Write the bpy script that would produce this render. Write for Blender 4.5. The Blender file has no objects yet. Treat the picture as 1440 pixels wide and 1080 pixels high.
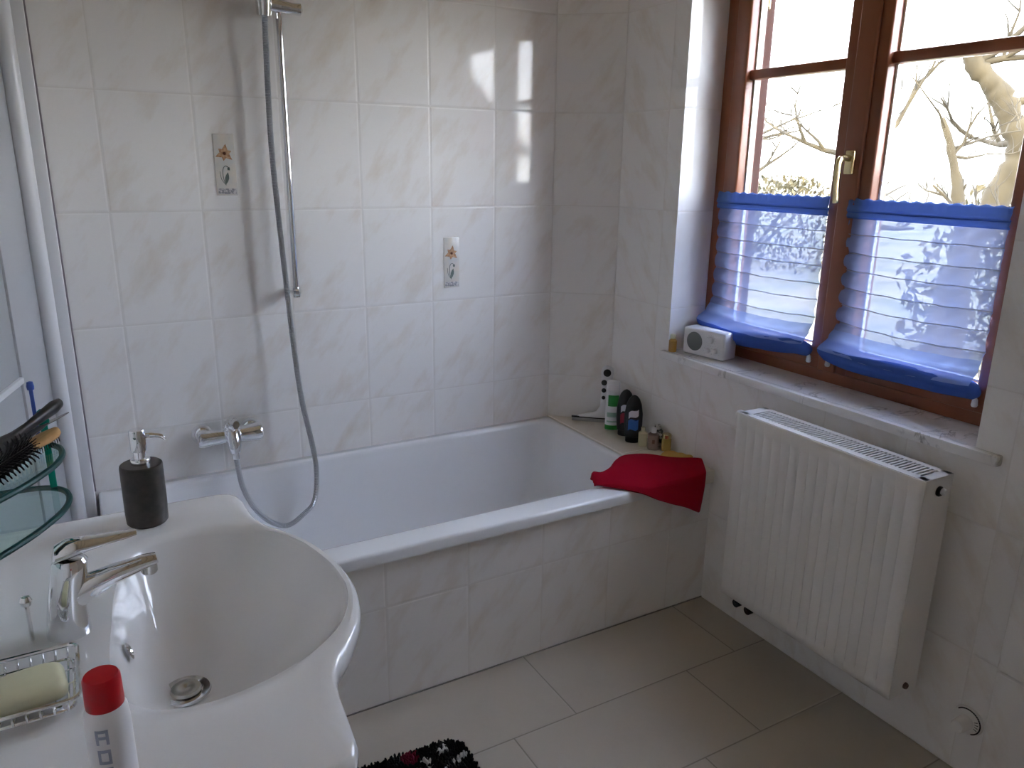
import bpy, bmesh, math, random
from mathutils import Vector, Matrix, Euler
random.seed(7)
PI = math.pi
sc = bpy.context.scene
COL = sc.collection

# ------------------------------------------------------------------ materials
def mat(name, color=(.8, .8, .8), rough=.5, metal=0., spec=.5, trans=0., ior=1.45, coat=0., sheen=0.):
    m = bpy.data.materials.new(name); m.use_nodes = True
    b = m.node_tree.nodes['Principled BSDF']
    b.inputs['Base Color'].default_value = (*color, 1)
    b.inputs['Roughness'].default_value = rough
    b.inputs['Metallic'].default_value = metal
    b.inputs['Specular IOR Level'].default_value = spec
    b.inputs['Transmission Weight'].default_value = trans
    b.inputs['IOR'].default_value = ior
    b.inputs['Coat Weight'].default_value = coat
    b.inputs['Sheen Weight'].default_value = sheen
    return m
def N(m, t, **kw):
    n = m.node_tree.nodes.new(t)
    for k, v in kw.items(): setattr(n, k, v)
    return n
def L(m, a, b): m.node_tree.links.new(a, b)
def math_node(m, op, a, b=None):
    n = N(m, 'ShaderNodeMath', operation=op)
    for i, v in enumerate((a, b)):
        if v is None: continue
        if isinstance(v, (int, float)): n.inputs[i].default_value = v
        else: L(m, v, n.inputs[i])
    return n.outputs[0]
def noisy(m, c1, c2, scale=8, detail=4, rough_var=0, bump=0, coords='Object', stretch=(1, 1, 1), lo=.35, hi=.65):
    """mottle the base colour between two tones"""
    b = m.node_tree.nodes['Principled BSDF']
    tc = N(m, 'ShaderNodeTexCoord'); mp = N(m, 'ShaderNodeMapping'); mp.inputs['Scale'].default_value = stretch
    L(m, tc.outputs[coords], mp.inputs[0])
    no = N(m, 'ShaderNodeTexNoise'); no.inputs['Scale'].default_value = scale; no.inputs['Detail'].default_value = detail
    L(m, mp.outputs[0], no.inputs['Vector'])
    r = N(m, 'ShaderNodeValToRGB'); r.color_ramp.elements[0].position = lo; r.color_ramp.elements[1].position = hi
    r.color_ramp.elements[0].color = (*c1, 1); r.color_ramp.elements[1].color = (*c2, 1)
    L(m, no.outputs[0], r.inputs[0]); L(m, r.outputs[0], b.inputs['Base Color'])
    if bump:
        bp = N(m, 'ShaderNodeBump'); bp.inputs['Strength'].default_value = bump; bp.inputs['Distance'].default_value = .002
        L(m, no.outputs[0], bp.inputs['Height']); L(m, bp.outputs[0], b.inputs['Normal'])
    return m

def tile_mat(name, tw, th, base, stain, grout, rough=.09, gw=.003, amount=1.0, brick=0.0, streak=True):
    """glazed tiles laid on the UV map (UVs are metres); soft marbling, different on each tile"""
    m = mat(name, base, rough)
    b = m.node_tree.nodes['Principled BSDF']; b.inputs['Specular IOR Level'].default_value = .38
    uv = N(m, 'ShaderNodeUVMap'); sp = N(m, 'ShaderNodeSeparateXYZ'); L(m, uv.outputs[0], sp.inputs[0])
    v = math_node(m, 'DIVIDE', sp.outputs[1], th); vf = math_node(m, 'FLOOR', v)
    u = math_node(m, 'DIVIDE', sp.outputs[0], tw)
    if brick: u = math_node(m, 'ADD', u, math_node(m, 'MULTIPLY', vf, brick))
    uf = math_node(m, 'FLOOR', u)
    fu = math_node(m, 'SUBTRACT', u, uf); fv = math_node(m, 'SUBTRACT', v, vf)
    du = math_node(m, 'MULTIPLY', math_node(m, 'MINIMUM', fu, math_node(m, 'SUBTRACT', 1., fu)), tw)
    dv = math_node(m, 'MULTIPLY', math_node(m, 'MINIMUM', fv, math_node(m, 'SUBTRACT', 1., fv)), th)
    d = math_node(m, 'MINIMUM', du, dv)
    mr = N(m, 'ShaderNodeMapRange'); mr.inputs[1].default_value = gw * .35; mr.inputs[2].default_value = gw * .75
    L(m, d, mr.inputs[0])                                # 0 in the joint, 1 on the tile
    wn = N(m, 'ShaderNodeTexWhiteNoise', noise_dimensions='2D'); cb = N(m, 'ShaderNodeCombineXYZ')
    L(m, uf, cb.inputs[0]); L(m, vf, cb.inputs[1]); L(m, cb.outputs[0], wn.inputs['Vector'])
    va = N(m, 'ShaderNodeVectorMath', operation='MULTIPLY_ADD'); va.inputs[1].default_value = (7, 7, 7)
    L(m, wn.outputs['Color'], va.inputs[0]); L(m, uv.outputs[0], va.inputs[2])
    m0 = N(m, 'ShaderNodeMapping'); m0.inputs['Rotation'].default_value = (0, 0, math.radians(-55 if streak else 0)); L(m, va.outputs[0], m0.inputs[0])
    mp = N(m, 'ShaderNodeMapping'); mp.inputs['Scale'].default_value = (.75, 1.9, 1) if streak else (1, 1, 1)
    L(m, m0.outputs[0], mp.inputs[0])
    no = N(m, 'ShaderNodeTexNoise'); no.inputs['Scale'].default_value = 7; no.inputs['Detail'].default_value = 5
    no.inputs['Roughness'].default_value = .6; L(m, mp.outputs[0], no.inputs['Vector'])
    r = N(m, 'ShaderNodeMapRange'); r.inputs[1].default_value = .5; r.inputs[2].default_value = .76; r.inputs[4].default_value = amount * .55
    L(m, no.outputs[0], r.inputs[0])
    mx = N(m, 'ShaderNodeMix', data_type='RGBA'); mx.inputs['A'].default_value = (*base, 1); mx.inputs['B'].default_value = (*stain, 1)
    L(m, r.outputs[0], mx.inputs['Factor'])
    mg = N(m, 'ShaderNodeMix', data_type='RGBA'); mg.inputs['A'].default_value = (*grout, 1)
    L(m, mx.outputs['Result'], mg.inputs['B']); L(m, mr.outputs[0], mg.inputs['Factor'])
    L(m, mg.outputs['Result'], b.inputs['Base Color'])
    rr = N(m, 'ShaderNodeMapRange'); rr.inputs[3].default_value = .6; rr.inputs[4].default_value = rough
    L(m, mr.outputs[0], rr.inputs[0]); L(m, rr.outputs[0], b.inputs['Roughness'])
    # pillowed edges and the sunk joint
    e = N(m, 'ShaderNodeMapRange', interpolation_type='SMOOTHSTEP'); e.inputs[1].default_value = gw * .3; e.inputs[2].default_value = gw * 2.2
    L(m, d, e.inputs[0])
    bp = N(m, 'ShaderNodeBump'); bp.inputs['Strength'].default_value = .55; bp.inputs['Distance'].default_value = .0012
    no2 = N(m, 'ShaderNodeTexNoise'); no2.inputs['Scale'].default_value = 9; no2.inputs['Detail'].default_value = 1; L(m, va.outputs[0], no2.inputs['Vector'])
    h = math_node(m, 'ADD', e.outputs[0], math_node(m, 'MULTIPLY', no2.outputs[0], .25))
    L(m, h, bp.inputs['Height']); L(m, bp.outputs[0], b.inputs['Normal'])
    return m

TW, TH = .25, .3306
WALLC = (.84, .825, .805); STAIN = (.66, .575, .47); GROUT = (.74, .72, .69)
M = {}
M['tile'] = tile_mat('glazed_wall_tile', TW, TH, WALLC, STAIN, GROUT, rough=.06)
M['reveal'] = tile_mat('reveal_tile', 9., TH, (.84, .83, .82), STAIN, GROUT, rough=.06, amount=.35)
M['floor'] = tile_mat('floor_tile', .6, .2965, (.47, .425, .355), (.43, .38, .31), (.27, .245, .205), rough=.35, gw=.0034, brick=-1/3, streak=False)
M['plaster'] = mat('plaster', (.72, .70, .66), .8)
M['outer'] = mat('house_render', (.75, .70, .60), .9)
def wood_ceiling():
    m = mat('ceiling_wood', (.30, .17, .08), .45)
    b = m.node_tree.nodes['Principled BSDF']
    tc = N(m, 'ShaderNodeTexCoord'); w = N(m, 'ShaderNodeTexWave'); w.inputs['Scale'].default_value = 3.2; w.inputs['Distortion'].default_value = 0
    L(m, tc.outputs['Object'], w.inputs[0])
    r = N(m, 'ShaderNodeValToRGB'); r.color_ramp.elements[0].color = (.46, .33, .21, 1); r.color_ramp.elements[1].color = (.84, .70, .50, 1)
    r.color_ramp.elements[1].position = .1; L(m, w.outputs[0], r.inputs[0]); L(m, r.outputs[0], b.inputs['Base Color'])
    return m
M['ceiling'] = wood_ceiling()
M['white_enamel'] = mat('white_enamel', (.80, .81, .83), .10, coat=.3)
M['ceramic'] = mat('white_ceramic', (.82, .82, .83), .07, coat=.4)
M['radiator'] = mat('radiator_paint', (.80, .78, .75), .28)
M['rad_dark'] = mat('radiator_inside', (.04, .04, .04), .7)
M['chrome'] = mat('chrome', (.86, .87, .88), .06, metal=1)
M['chrome_soft'] = mat('brushed_chrome', (.62, .62, .60), .22, metal=1)
M['joint'] = mat('floor_joint', (.25, .23, .21), .6)
M['hose_metal'] = mat('hose_metal', (.50, .52, .55), .33, metal=1)
M['brass'] = mat('pale_brass', (.72, .60, .33), .25, metal=1)
M['frame'] = noisy(mat('window_wood', (.25, .085, .038), .32, coat=.2), (.21, .068, .030), (.31, .105, .045), 6, stretch=(1, 1, .08))
M['shutter'] = noisy(mat('shutter_wood', (.05, .017, .011), .5), (.042, .014, .009), (.065, .022, .014), 5, stretch=(1, 1, .1))
M['spacer'] = mat('glazing_spacer', (.85, .85, .82), .3)
M['alu'] = mat('white_aluminium', (.74, .75, .77), .28)
M['alu_grey'] = mat('grey_aluminium', (.47, .48, .50), .4)
M['dark_seal'] = mat('dark_seal', (.22, .20, .22), .6)
M['dispenser'] = noisy(mat('dark_stoneware', (.045, .04, .036), .42), (.035, .031, .028), (.06, .053, .047), 60, bump=.2)
M['red_cloth'] = mat('red_towelling', (.32, .006, .022), .95, spec=.05)
M['yellow_cloth'] = mat('yellow_cloth', (.62, .40, .13), .9, spec=.1)
for k in ('red_cloth', 'yellow_cloth'):
    m = M[k]; b = m.node_tree.nodes['Principled BSDF']
    no = N(m, 'ShaderNodeTexNoise'); no.inputs['Scale'].default_value = 420; no.inputs['Detail'].default_value = 2
    tc = N(m, 'ShaderNodeTexCoord'); L(m, tc.outputs['Object'], no.inputs['Vector'])
    bp = N(m, 'ShaderNodeBump'); bp.inputs['Strength'].default_value = .5; bp.inputs['Distance'].default_value = .002
    L(m, no.outputs[0], bp.inputs['Height']); L(m, bp.outputs[0], b.inputs['Normal'])
M['red_plastic'] = mat('red_plastic', (.50, .003, .012), .3)
M['white_plastic'] = mat('white_plastic', (.78, .78, .80), .3)
M['grey_mesh'] = mat('grey_grille', (.16, .17, .17), .6)
M['grey_plastic'] = mat('grey_plastic', (.42, .42, .44), .4)
M['black'] = mat('black_plastic', (.012, .012, .014), .3)
M['black_dull'] = mat('black_bristle', (.010, .010, .011), .7)
M['green'] = mat('green_print', (.03, .32, .06), .4)
M['pale_green'] = mat('pale_green_print', (.35, .50, .42), .4)
M['red_print'] = mat('red_print', (.30, .02, .04), .4)
M['blue_print'] = mat('blue_print', (.03, .13, .45), .35)
M['white_print'] = mat('white_print', (.70, .70, .76), .4)
M['blue_grey_print'] = mat('blue_grey_print', (.30, .33, .44), .5)
M['cream'] = mat('cream_liquid', (.62, .60, .42), .25)
M['gold'] = mat('gold_liquid', (.50, .38, .13), .25)
M['amber'] = mat('amber_glass', (.42, .24, .05), .3)
M['soap'] = mat('pale_yellow_soap', (.72, .70, .48), .35)
M['brush_wood'] = noisy(mat('light_wood', (.60, .36, .14), .5), (.52, .30, .11), (.68, .42, .18), 14, stretch=(1, 8, 8))
M['blue_bit'] = mat('blue_plastic', (.04, .10, .45), .4)
M['marble'] = noisy(mat('white_marble', (.72, .71, .69), .13), (.78, .77, .75), (.83, .82, .81), 5)
def marble():
    m = M['marble']; b = m.node_tree.nodes['Principled BSDF']
    tc = N(m, 'ShaderNodeTexCoord'); mp = N(m, 'ShaderNodeMapping'); mp.inputs['Rotation'].default_value = (.3, 0, .6); mp.inputs['Scale'].default_value = (1, 2.4, 1)
    L(m, tc.outputs['Object'], mp.inputs[0])
    no = N(m, 'ShaderNodeTexNoise'); no.inputs['Scale'].default_value = 6; no.inputs['Detail'].default_value = 7; no.inputs['Distortion'].default_value = 1.4
    L(m, mp.outputs[0], no.inputs['Vector'])
    a = math_node(m, 'ABSOLUTE', math_node(m, 'SUBTRACT', no.outputs[0], .5))
    n2 = N(m, 'ShaderNodeTexNoise'); n2.inputs['Scale'].default_value = 9; L(m, tc.outputs['Object'], n2.inputs['Vector'])
    gate = N(m, 'ShaderNodeMapRange'); gate.inputs[1].default_value = .5; gate.inputs[2].default_value = .66; L(m, n2.outputs[0], gate.inputs[0])
    vein = N(m, 'ShaderNodeMapRange'); vein.inputs[1].default_value = 0; vein.inputs[2].default_value = .03; vein.inputs[3].default_value = .8; vein.inputs[4].default_value = 0
    L(m, a, vein.inputs[0])
    f = math_node(m, 'MULTIPLY', vein.outputs[0], gate.outputs[0])
    mx = N(m, 'ShaderNodeMix', data_type='RGBA'); mx.inputs['B'].default_value = (.30, .30, .28, 1)
    src = b.inputs['Base Color'].links[0].from_socket
    L(m, src, mx.inputs['A']); L(m, f, mx.inputs['Factor']); L(m, mx.outputs['Result'], b.inputs['Base Color'])
marble()
def thin_glass(name, tint=(1, 1, 1), refl=1.0, ior=1.45):
    m = bpy.data.materials.new(name); m.use_nodes = True
    nt = m.node_tree; nt.nodes.clear(); o = N(m, 'ShaderNodeOutputMaterial')
    t = N(m, 'ShaderNodeBsdfTransparent'); t.inputs[0].default_value = (*tint, 1)
    g = N(m, 'ShaderNodeBsdfGlossy'); g.inputs['Roughness'].default_value = .02
    f = N(m, 'ShaderNodeLayerWeight'); f.inputs[0].default_value = .5
    sch = math_node(m, 'ADD', math_node(m, 'MULTIPLY', math_node(m, 'POWER', f.outputs['Facing'], 5.), .9), .04)
    x = N(m, 'ShaderNodeMixShader'); L(m, math_node(m, 'MULTIPLY', sch, refl), x.inputs[0]); L(m, t.outputs[0], x.inputs[1]); L(m, g.outputs[0], x.inputs[2])
    L(m, x.outputs[0], o.inputs[0]); return m
M['glass'] = thin_glass('window_glass', (.97, .98, .97), .7)
M['clear'] = thin_glass('clear_glass', (.84, .95, .93), 1)

M['green_glass_edge'] = mat('green_glass_edge', (.003, .06, .058), .45, spec=.3)
def mixed(name, color, t, translucent=.5, tint=None, thru=None):
    """thin cloth: part see-through weave, part dyed thread that scatters light both ways"""
    m = bpy.data.materials.new(name); m.use_nodes = True
    nt = m.node_tree; nt.nodes.clear(); o = N(m, 'ShaderNodeOutputMaterial')
    tr = N(m, 'ShaderNodeBsdfTransparent'); tr.inputs[0].default_value = (*(tint or (1, 1, 1)), 1)
    d = N(m, 'ShaderNodeBsdfDiffuse'); d.inputs[0].default_value = (*color, 1)
    l = N(m, 'ShaderNodeBsdfTranslucent'); l.inputs[0].default_value = (*(thru or color), 1)
    a = N(m, 'ShaderNodeMixShader'); a.inputs[0].default_value = translucent; L(m, d.outputs[0], a.inputs[1]); L(m, l.outputs[0], a.inputs[2])
    x = N(m, 'ShaderNodeMixShader'); x.inputs[0].default_value = t; L(m, a.outputs[0], x.inputs[1]); L(m, tr.outputs[0], x.inputs[2])
    L(m, x.outputs[0], o.inputs[0]); return m
M['sheer'] = mixed('sheer_blue_cloth', (.38, .47, .90), .28, .4, (.76, .84, 1), (.095, .12, .21))
M['band'] = mixed('doubled_blue_cloth', (.20, .34, .80), .10, .5, (.5, .6, 1), (.075, .12, .24))
M['fold'] = mixed('folded_blue_cloth', (.10, .19, .62), .0, .3, (.2, .3, 1), (.014, .03, .085))
M['flap'] = mixed('gathered_pale_blue_cloth', (.34, .48, .95), .10, .4, (.6, .7, 1), (.13, .18, .34))
M['seam'] = mixed('seam_thread', (.45, .47, .60), .1, .5, None, (.22, .22, .24))
M['shower_glass'] = mixed('frosted_shower_glass', (.80, .83, .86), .4, .5)
M['green_plastic'] = mixed('green_translucent_plastic', (.03, .36, .27), .25, .4, (.3, .9, .8))
M['clear_liquid'] = mixed('pinkish_clear_liquid', (.50, .42, .40), .35, .4)

# ------------------------------------------------------------------ mesh helpers
def link(o, parent=None, m=None):
    COL.objects.link(o)
    if parent is not None: o.parent = parent
    if m is not None:
        for q in (m if isinstance(m, (list, tuple)) else [m]): o.data.materials.append(q)
    return o
def obj(name, bm, m=None, parent=None, smooth=True, angle=35, uv=None):
    me = bpy.data.meshes.new(name)
    bmesh.ops.recalc_face_normals(bm, faces=bm.faces)
    if uv is not None:
        lay = bm.loops.layers.uv.new('UVMap')
        for f in bm.faces:
            for l in f.loops: l[lay].uv = uv(l.vert.co, f.normal)
    bm.to_mesh(me); bm.free()
    o = bpy.data.objects.new(name, me); link(o, parent, m)
    if smooth:
        for p in me.polygons: p.use_smooth = True
        try: me.set_sharp_from_angle(angle=math.radians(angle))
        except Exception: pass
    if parent is not None and parent.type == 'EMPTY':
        o.matrix_parent_inverse = Matrix.Identity(4)
    return o
def thing(name, label, cat, loc=(0, 0, 0), rz=0, group=None):
    o = bpy.data.objects.new(name, None); o.empty_display_size = .05; COL.objects.link(o)
    o.location = loc; o.rotation_euler = (0, 0, rz); o['label'] = label; o['category'] = cat
    if group: o['group'] = group
    return o
def tag(o, label, cat, group=None):
    o['label'] = label; o['category'] = cat
    if group: o['group'] = group
    return o
def struct(o): o['kind'] = 'structure'; return o
def new(): return bmesh.new()
def bx(bm, x0, x1, y0, y1, z0, z1, bev=0, seg=2, mi=0, M4=None):
    r = bmesh.ops.create_cube(bm, size=1)
    vs = r['verts']
    for v in vs:
        v.co = Vector(((x0 + x1) / 2 + v.co.x * (x1 - x0), (y0 + y1) / 2 + v.co.y * (y1 - y0), (z0 + z1) / 2 + v.co.z * (z1 - z0)))
    fs = list({f for v in vs for f in v.link_faces})
    for f in fs: f.material_index = mi
    if bev:
        es = list({e for v in vs for e in v.link_edges})
        g = bmesh.ops.bevel(bm, geom=es, offset=bev, segments=seg, profile=.5, affect='EDGES')
        vs = list({v for f in g['faces'] for v in f.verts} | {v for v in vs if v.is_valid})
    if M4 is not None:
        for v in vs: v.co = M4 @ v.co
    return bm
def loft(bm, loops, cap0=True, cap1=True, closed=True, mi=0):
    rings = [[bm.verts.new(p) for p in lp] for lp in loops]
    n = len(rings[0])
    for a, b in zip(rings, rings[1:]):
        for i in range(n if closed else n - 1):
            j = (i + 1) % n
            f = bm.faces.new((a[i], a[j], b[j], b[i])); f.material_index = mi
    if closed and cap0: bm.faces.new(list(reversed(rings[0]))).material_index = mi
    if closed and cap1: bm.faces.new(rings[-1]).material_index = mi
    return bm
def lathe(bm, prof, c=(0, 0, 0), n=28, M4=None, sx=1, sy=1, mi=0):
    loops = []
    for r, z in prof:
        lp = []
        for i in range(n):
            a = 2 * PI * i / n
            v = Vector((r * sx * math.cos(a), r * sy * math.sin(a), z))
            if M4 is not None: v = M4 @ v
            lp.append(v + Vector(c))
        loops.append(lp)
    return loft(bm, loops, mi=mi)
def frames(pts):
    pts = [Vector(p) for p in pts]; out = []; up = None
    for i, p in enumerate(pts):
        t = (pts[min(i + 1, len(pts) - 1)] - pts[max(i - 1, 0)]).normalized()
        if up is None:
            up = Vector((0, 0, 1)) if abs(t.z) < .9 else Vector((1, 0, 0))
        n = (up - t * up.dot(t)).normalized(); up = n
        out.append((p, t, n, t.cross(n)))
    return out
def tube(bm, pts, r, n=10, mi=0, flat=1.0):
    loops = []
    for i, (p, t, u, w) in enumerate(frames(pts)):
        rr = r[i] if isinstance(r, (list, tuple)) else r
        loops.append([p + (u * math.cos(2 * PI * k / n) + w * math.sin(2 * PI * k / n) * flat) * rr for k in range(n)])
    return loft(bm, loops, mi=mi)
def spline(pts, n=8):
    """Catmull-Rom through the points"""
    P = [Vector(p) for p in pts]; out = []
    for i in range(len(P) - 1):
        a = P[i - 1] if i else P[0] * 2 - P[1]; b, c = P[i], P[i + 1]; d = P[i + 2] if i + 2 < len(P) else P[-1] * 2 - P[-2]
        for k in range(n):
            t = k / n
            out.append(.5 * ((2 * b) + (c - a) * t + (2 * a - 5 * b + 4 * c - d) * t * t + (3 * b - a - 3 * c + d) * t ** 3))
    out.append(P[-1]); return out
def closed_spline(pts, n=6):
    P = [Vector(p) for p in pts]; m = len(P); out = []
    for i in range(m):
        a, b, c, d = P[i - 1], P[i], P[(i + 1) % m], P[(i + 2) % m]
        for k in range(n):
            t = k / n
            out.append(.5 * ((2 * b) + (c - a) * t + (2 * a - 5 * b + 4 * c - d) * t * t + (3 * b - a - 3 * c + d) * t ** 3))
    return out
def rrect(x0, x1, y0, y1, r, z, n=6):
    out = []
    for cx, cy, a0 in ((x1 - r, y1 - r, 0), (x0 + r, y1 - r, 90), (x0 + r, y0 + r, 180), (x1 - r, y0 + r, 270)):
        for k in range(n + 1):
            a = math.radians(a0 + 90 * k / n); out.append(Vector((cx + r * math.cos(a), cy + r * math.sin(a), z)))
    return out
def prism(bm, pts, z0, z1, bev=0, mi=0):
    loops = [[Vector((p[0], p[1], z0)) for p in pts], [Vector((p[0], p[1], z1)) for p in pts]]
    loft(bm, loops, mi=mi)
    if bev:
        es = [e for e in bm.edges if abs(e.verts[0].co.z - e.verts[1].co.z) < 1e-6]
        bmesh.ops.bevel(bm, geom=es, offset=bev, segments=2, profile=.5, affect='EDGES')
    return bm
def aim(d, up=(0, 0, 1)):
    """matrix whose local z looks along d"""
    return Vector(d).normalized().to_track_quat('Z', 'Y').to_matrix().to_4x4()
def base_uv(co, n):
    if abs(n.x) > abs(n.y): return (co.y, co.z)
    return (co.x, co.z)

# ------------------------------------------------------------------ camera
cam = bpy.data.cameras.new('camera'); co = bpy.data.objects.new('camera', cam); COL.objects.link(co)
yaw, pitch, roll = .5181459587607375, -.27651037357026176, .012871875768701262
cy, sy = math.cos(yaw), math.sin(yaw); cp, sp_ = math.cos(pitch), math.sin(pitch)
fwd = Vector((sy * cp, cy * cp, sp_)); rt = Vector((cy, -sy, 0)); up = rt.cross(fwd)
c_, s_ = math.cos(roll), math.sin(roll)
r2 = rt * c_ + up * s_; u2 = -rt * s_ + up * c_
co.matrix_world = Matrix(((r2.x, u2.x, -fwd.x, -1.60827), (r2.y, u2.y, -fwd.y, -2.52673), (r2.z, u2.z, -fwd.z, 1.46518), (0, 0, 0, 1)))
cam.sensor_width = 36; cam.lens = 1082.937 / 1440 * 36; cam.clip_start = .01; cam.clip_end = 300
sc.camera = co

# ------------------------------------------------------------------ room shell
XR, YB = .18723, -.16566         # window wall plane, end of the slanted corner
F0 = .6608                        # a horizontal tile joint
XL = -1.80                        # basin wall
YN = -3.3                         # wall behind the viewer
XS = -2.7                         # far side of the shower
CZ = 2.42
WY0, WY1, WZ0, WZ1 = -.49, -1.585, .842, 2.14
XO = .45                          # outer face of the window wall
uv_back = lambda co, n: (co.x, co.z - F0) if abs(n.y) >= abs(n.x) else (co.y, co.z - F0)
uv_win = lambda co, n: (co.y - YB, co.z - F0) if abs(n.x) > abs(n.y) else (co.x - XR + 4.5, co.z - F0)
bm = new(); bx(bm, XS - .15, 0, 0, .15, 0, CZ); struct(obj('wall_back', bm, M['tile'], smooth=False, uv=uv_back))
bm = new()
prism(bm, [(0, 0), (XR, YB), (XO, YB), (XO, .15), (0, .15)], 0, CZ)
du = Vector((XR, YB, 0)).normalized()
struct(obj('wall_corner', bm, M['tile'], smooth=False, uv=lambda co, n: (Vector((co.x, co.y, 0)).dot(du), co.z - F0)))
bm = new()
bx(bm, XR, XO, WY0, YB, 0, CZ); bx(bm, XR, XO, YN, WY1, 0, CZ)
bx(bm, XR, XO, WY1, WY0, 0, WZ0 - .027); bx(bm, XR, XO, WY1, WY0, WZ1, CZ)
for f in bm.faces:
    f.normal_update()
    if abs(f.normal.y) > .9 and min(abs(v.co.y - WY0) for v in f.verts) < .001: f.material_index = 1
    if f.normal.x > .9: f.material_index = 2
struct(obj('wall_right', bm, [M['tile'], M['reveal'], M['outer']], smooth=False, uv=uv_win))
bm = new(); bx(bm, XR - .016, XR, YN, -1.735, 0, 1.16, .002); struct(obj('trim_1', bm, M['tile'], smooth=False, uv=lambda co, n: (co.y + 1.735, co.z - F0)))
bm = new(); bx(bm, XL - .1, XL, YN, -.93, 0, CZ); struct(obj('wall_left', bm, M['tile'], smooth=False, uv=lambda co, n: (co.y, co.z - F0) if abs(n.x) > .5 else (co.x, co.z - F0)))
bm = new(); bx(bm, XS, XL - .1, -1.03, -.93, 0, CZ); struct(obj('wall_shower_side', bm, M['tile'], smooth=False, uv=uv_back))
bm = new(); bx(bm, XS - .15, XS, -1.03, 0, 0, CZ); struct(obj('wall_shower_end', bm, M['tile'], smooth=False, uv=lambda co, n: (co.y, co.z - F0)))
bm = new(); bx(bm, XL - .1, XO, YN - .15, YN, 0, CZ); struct(obj('wall_front', bm, M['tile'], smooth=False, uv=uv_back))
bm = new(); bx(bm, XS - .15, XO, YN - .15, .15, -.12, 0)
struct(obj('floor', bm, M['floor'], smooth=False, uv=lambda co, n: (co.x + .345, co.y + .7515)))
bm = new(); bx(bm, XS - .15, XO, YN - .15, .15, CZ, CZ + .12); struct(obj('ceiling', bm, M['ceiling'], smooth=False))

# tiled apron in front of the tub and the ledge under the window wall
bm = new(); bx(bm, -1.63, XR, -.7534, -.735, 0, .455)
struct(obj('wall_apron', bm, M['tile'], smooth=False, uv=lambda co, n: (co.x + .983, co.z - .3026)))
bm = new(); bx(bm, -1.55, XR, -.7565, -.7535, 0, .004, .0008); struct(obj('trim_2', bm, M['joint'], smooth=False))
RIMZ = .484
M['ledge'] = tile_mat('ledge_tile', .5, 5., (.74, .70, .62), (.62, .55, .45), GROUT, rough=.12)
bm = new(); prism(bm, [(-.004, 0), (XR, YB), (XR, -.765), (-.004, -.765)], .44, RIMZ + .004, .003)
struct(obj('wall_ledge', bm, M['ledge'], smooth=False, uv=lambda co, n: (co.y, co.x)))

# marble window sill
bm = new()
bx(bm, XR - .002, .345, WY1, WY0, WZ0 - .026, WZ0)
bx(bm, .162, XR, -1.65, -.472, WZ0 - .026, WZ0, .004)
tag(obj('window_sill', bm, M['marble']), 'long white marble sill with grey veins below the window', 'window sill')

# ------------------------------------------------------------------ window
bm = new()
FX0, FX1 = .345, .425
bx(bm, FX0, FX1, -.545, WY0, WZ0, WZ1, .004); bx(bm, FX0, FX1, WY1, -1.535, WZ0, WZ1, .004)
bx(bm, FX0 + .001, FX1, WY1, WY0, WZ0 - .027, WZ0 + .05, .004); bx(bm, FX0, FX1, WY1, WY0, WZ1 - .05, WZ1, .004)
win = struct(obj('window_1', bm, M['frame']))
SX0, SX1 = .333, .405
def sash(ya, yb, sa, sb):
    """ya > yb: outer edges; sa, sb: stile widths"""
    z0, z1 = WZ0 + .035, WZ1 - .035
    bm = new()
    bx(bm, SX0, SX1, ya - sa, ya, z0, z1, .006, 3); bx(bm, SX0, SX1, yb, yb + sb, z0, z1, .006, 3)
    bx(bm, SX0, SX1, yb + sb - .005, ya - sa + .005, z0, z0 + .07, .006, 3); bx(bm, SX0, SX1, yb + sb - .005, ya - sa + .005, z1 - .07, z1, .006, 3)
    s = obj('sash', bm, M['frame'], win)
    ga, gb, gz0, gz1 = ya - sa, yb + sb, z0 + .07, z1 - .07
    bm = new(); bx(bm, .352, .392, gb - .002, ga + .002, 1.738, 1.768, .004)
    obj('muntin', bm, M['frame'], s)
    bm = new()
    for xg in (.366, .384): bx(bm, xg, xg + .003, gb - .004, ga + .004, gz0 - .004, gz1 + .004)
    obj('glass_pane', bm, M['glass'], s, smooth=False)
    bm = new()
    for a, b in ((ga - .006, ga + .001), (gb - .001, gb + .006)): bx(bm, .370, .383, a, b, gz0, gz1)
    bx(bm, .370, .383, gb, ga, gz0, gz0 + .006); bx(bm, .370, .383, gb, ga, gz1 - .006, gz1)
    obj('glazing_spacer', bm, M['spacer'], s, smooth=False)
    return s
s1 = sash(-.542, -1.026, .060, .053)
s2 = sash(-1.0265, -1.538, .080, .055)
bm = new(); bx(bm, .322, SX0 + .002, -1.072, -1.012, WZ0 + .037, WZ1 - .037, .005, 3); obj('cover_strip', bm, M['frame'], s2)
bm = new()
bx(bm, .312, .323, -1.056, -1.026, 1.452, 1.518, .004)
tube(bm, spline([(.318, -1.041, 1.495), (.290, -1.041, 1.497), (.272, -1.042, 1.488), (.268, -1.043, 1.46), (.268, -1.044, 1.42), (.272, -1.045, 1.375)], 5), [.009] * 8 + [.010] * 10 + [.0095] * 8, 10, flat=.8)
h = obj('window_handle', bm, M['brass'], s2); h['label'] = 'pale brass lever handle pointing down'

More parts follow.
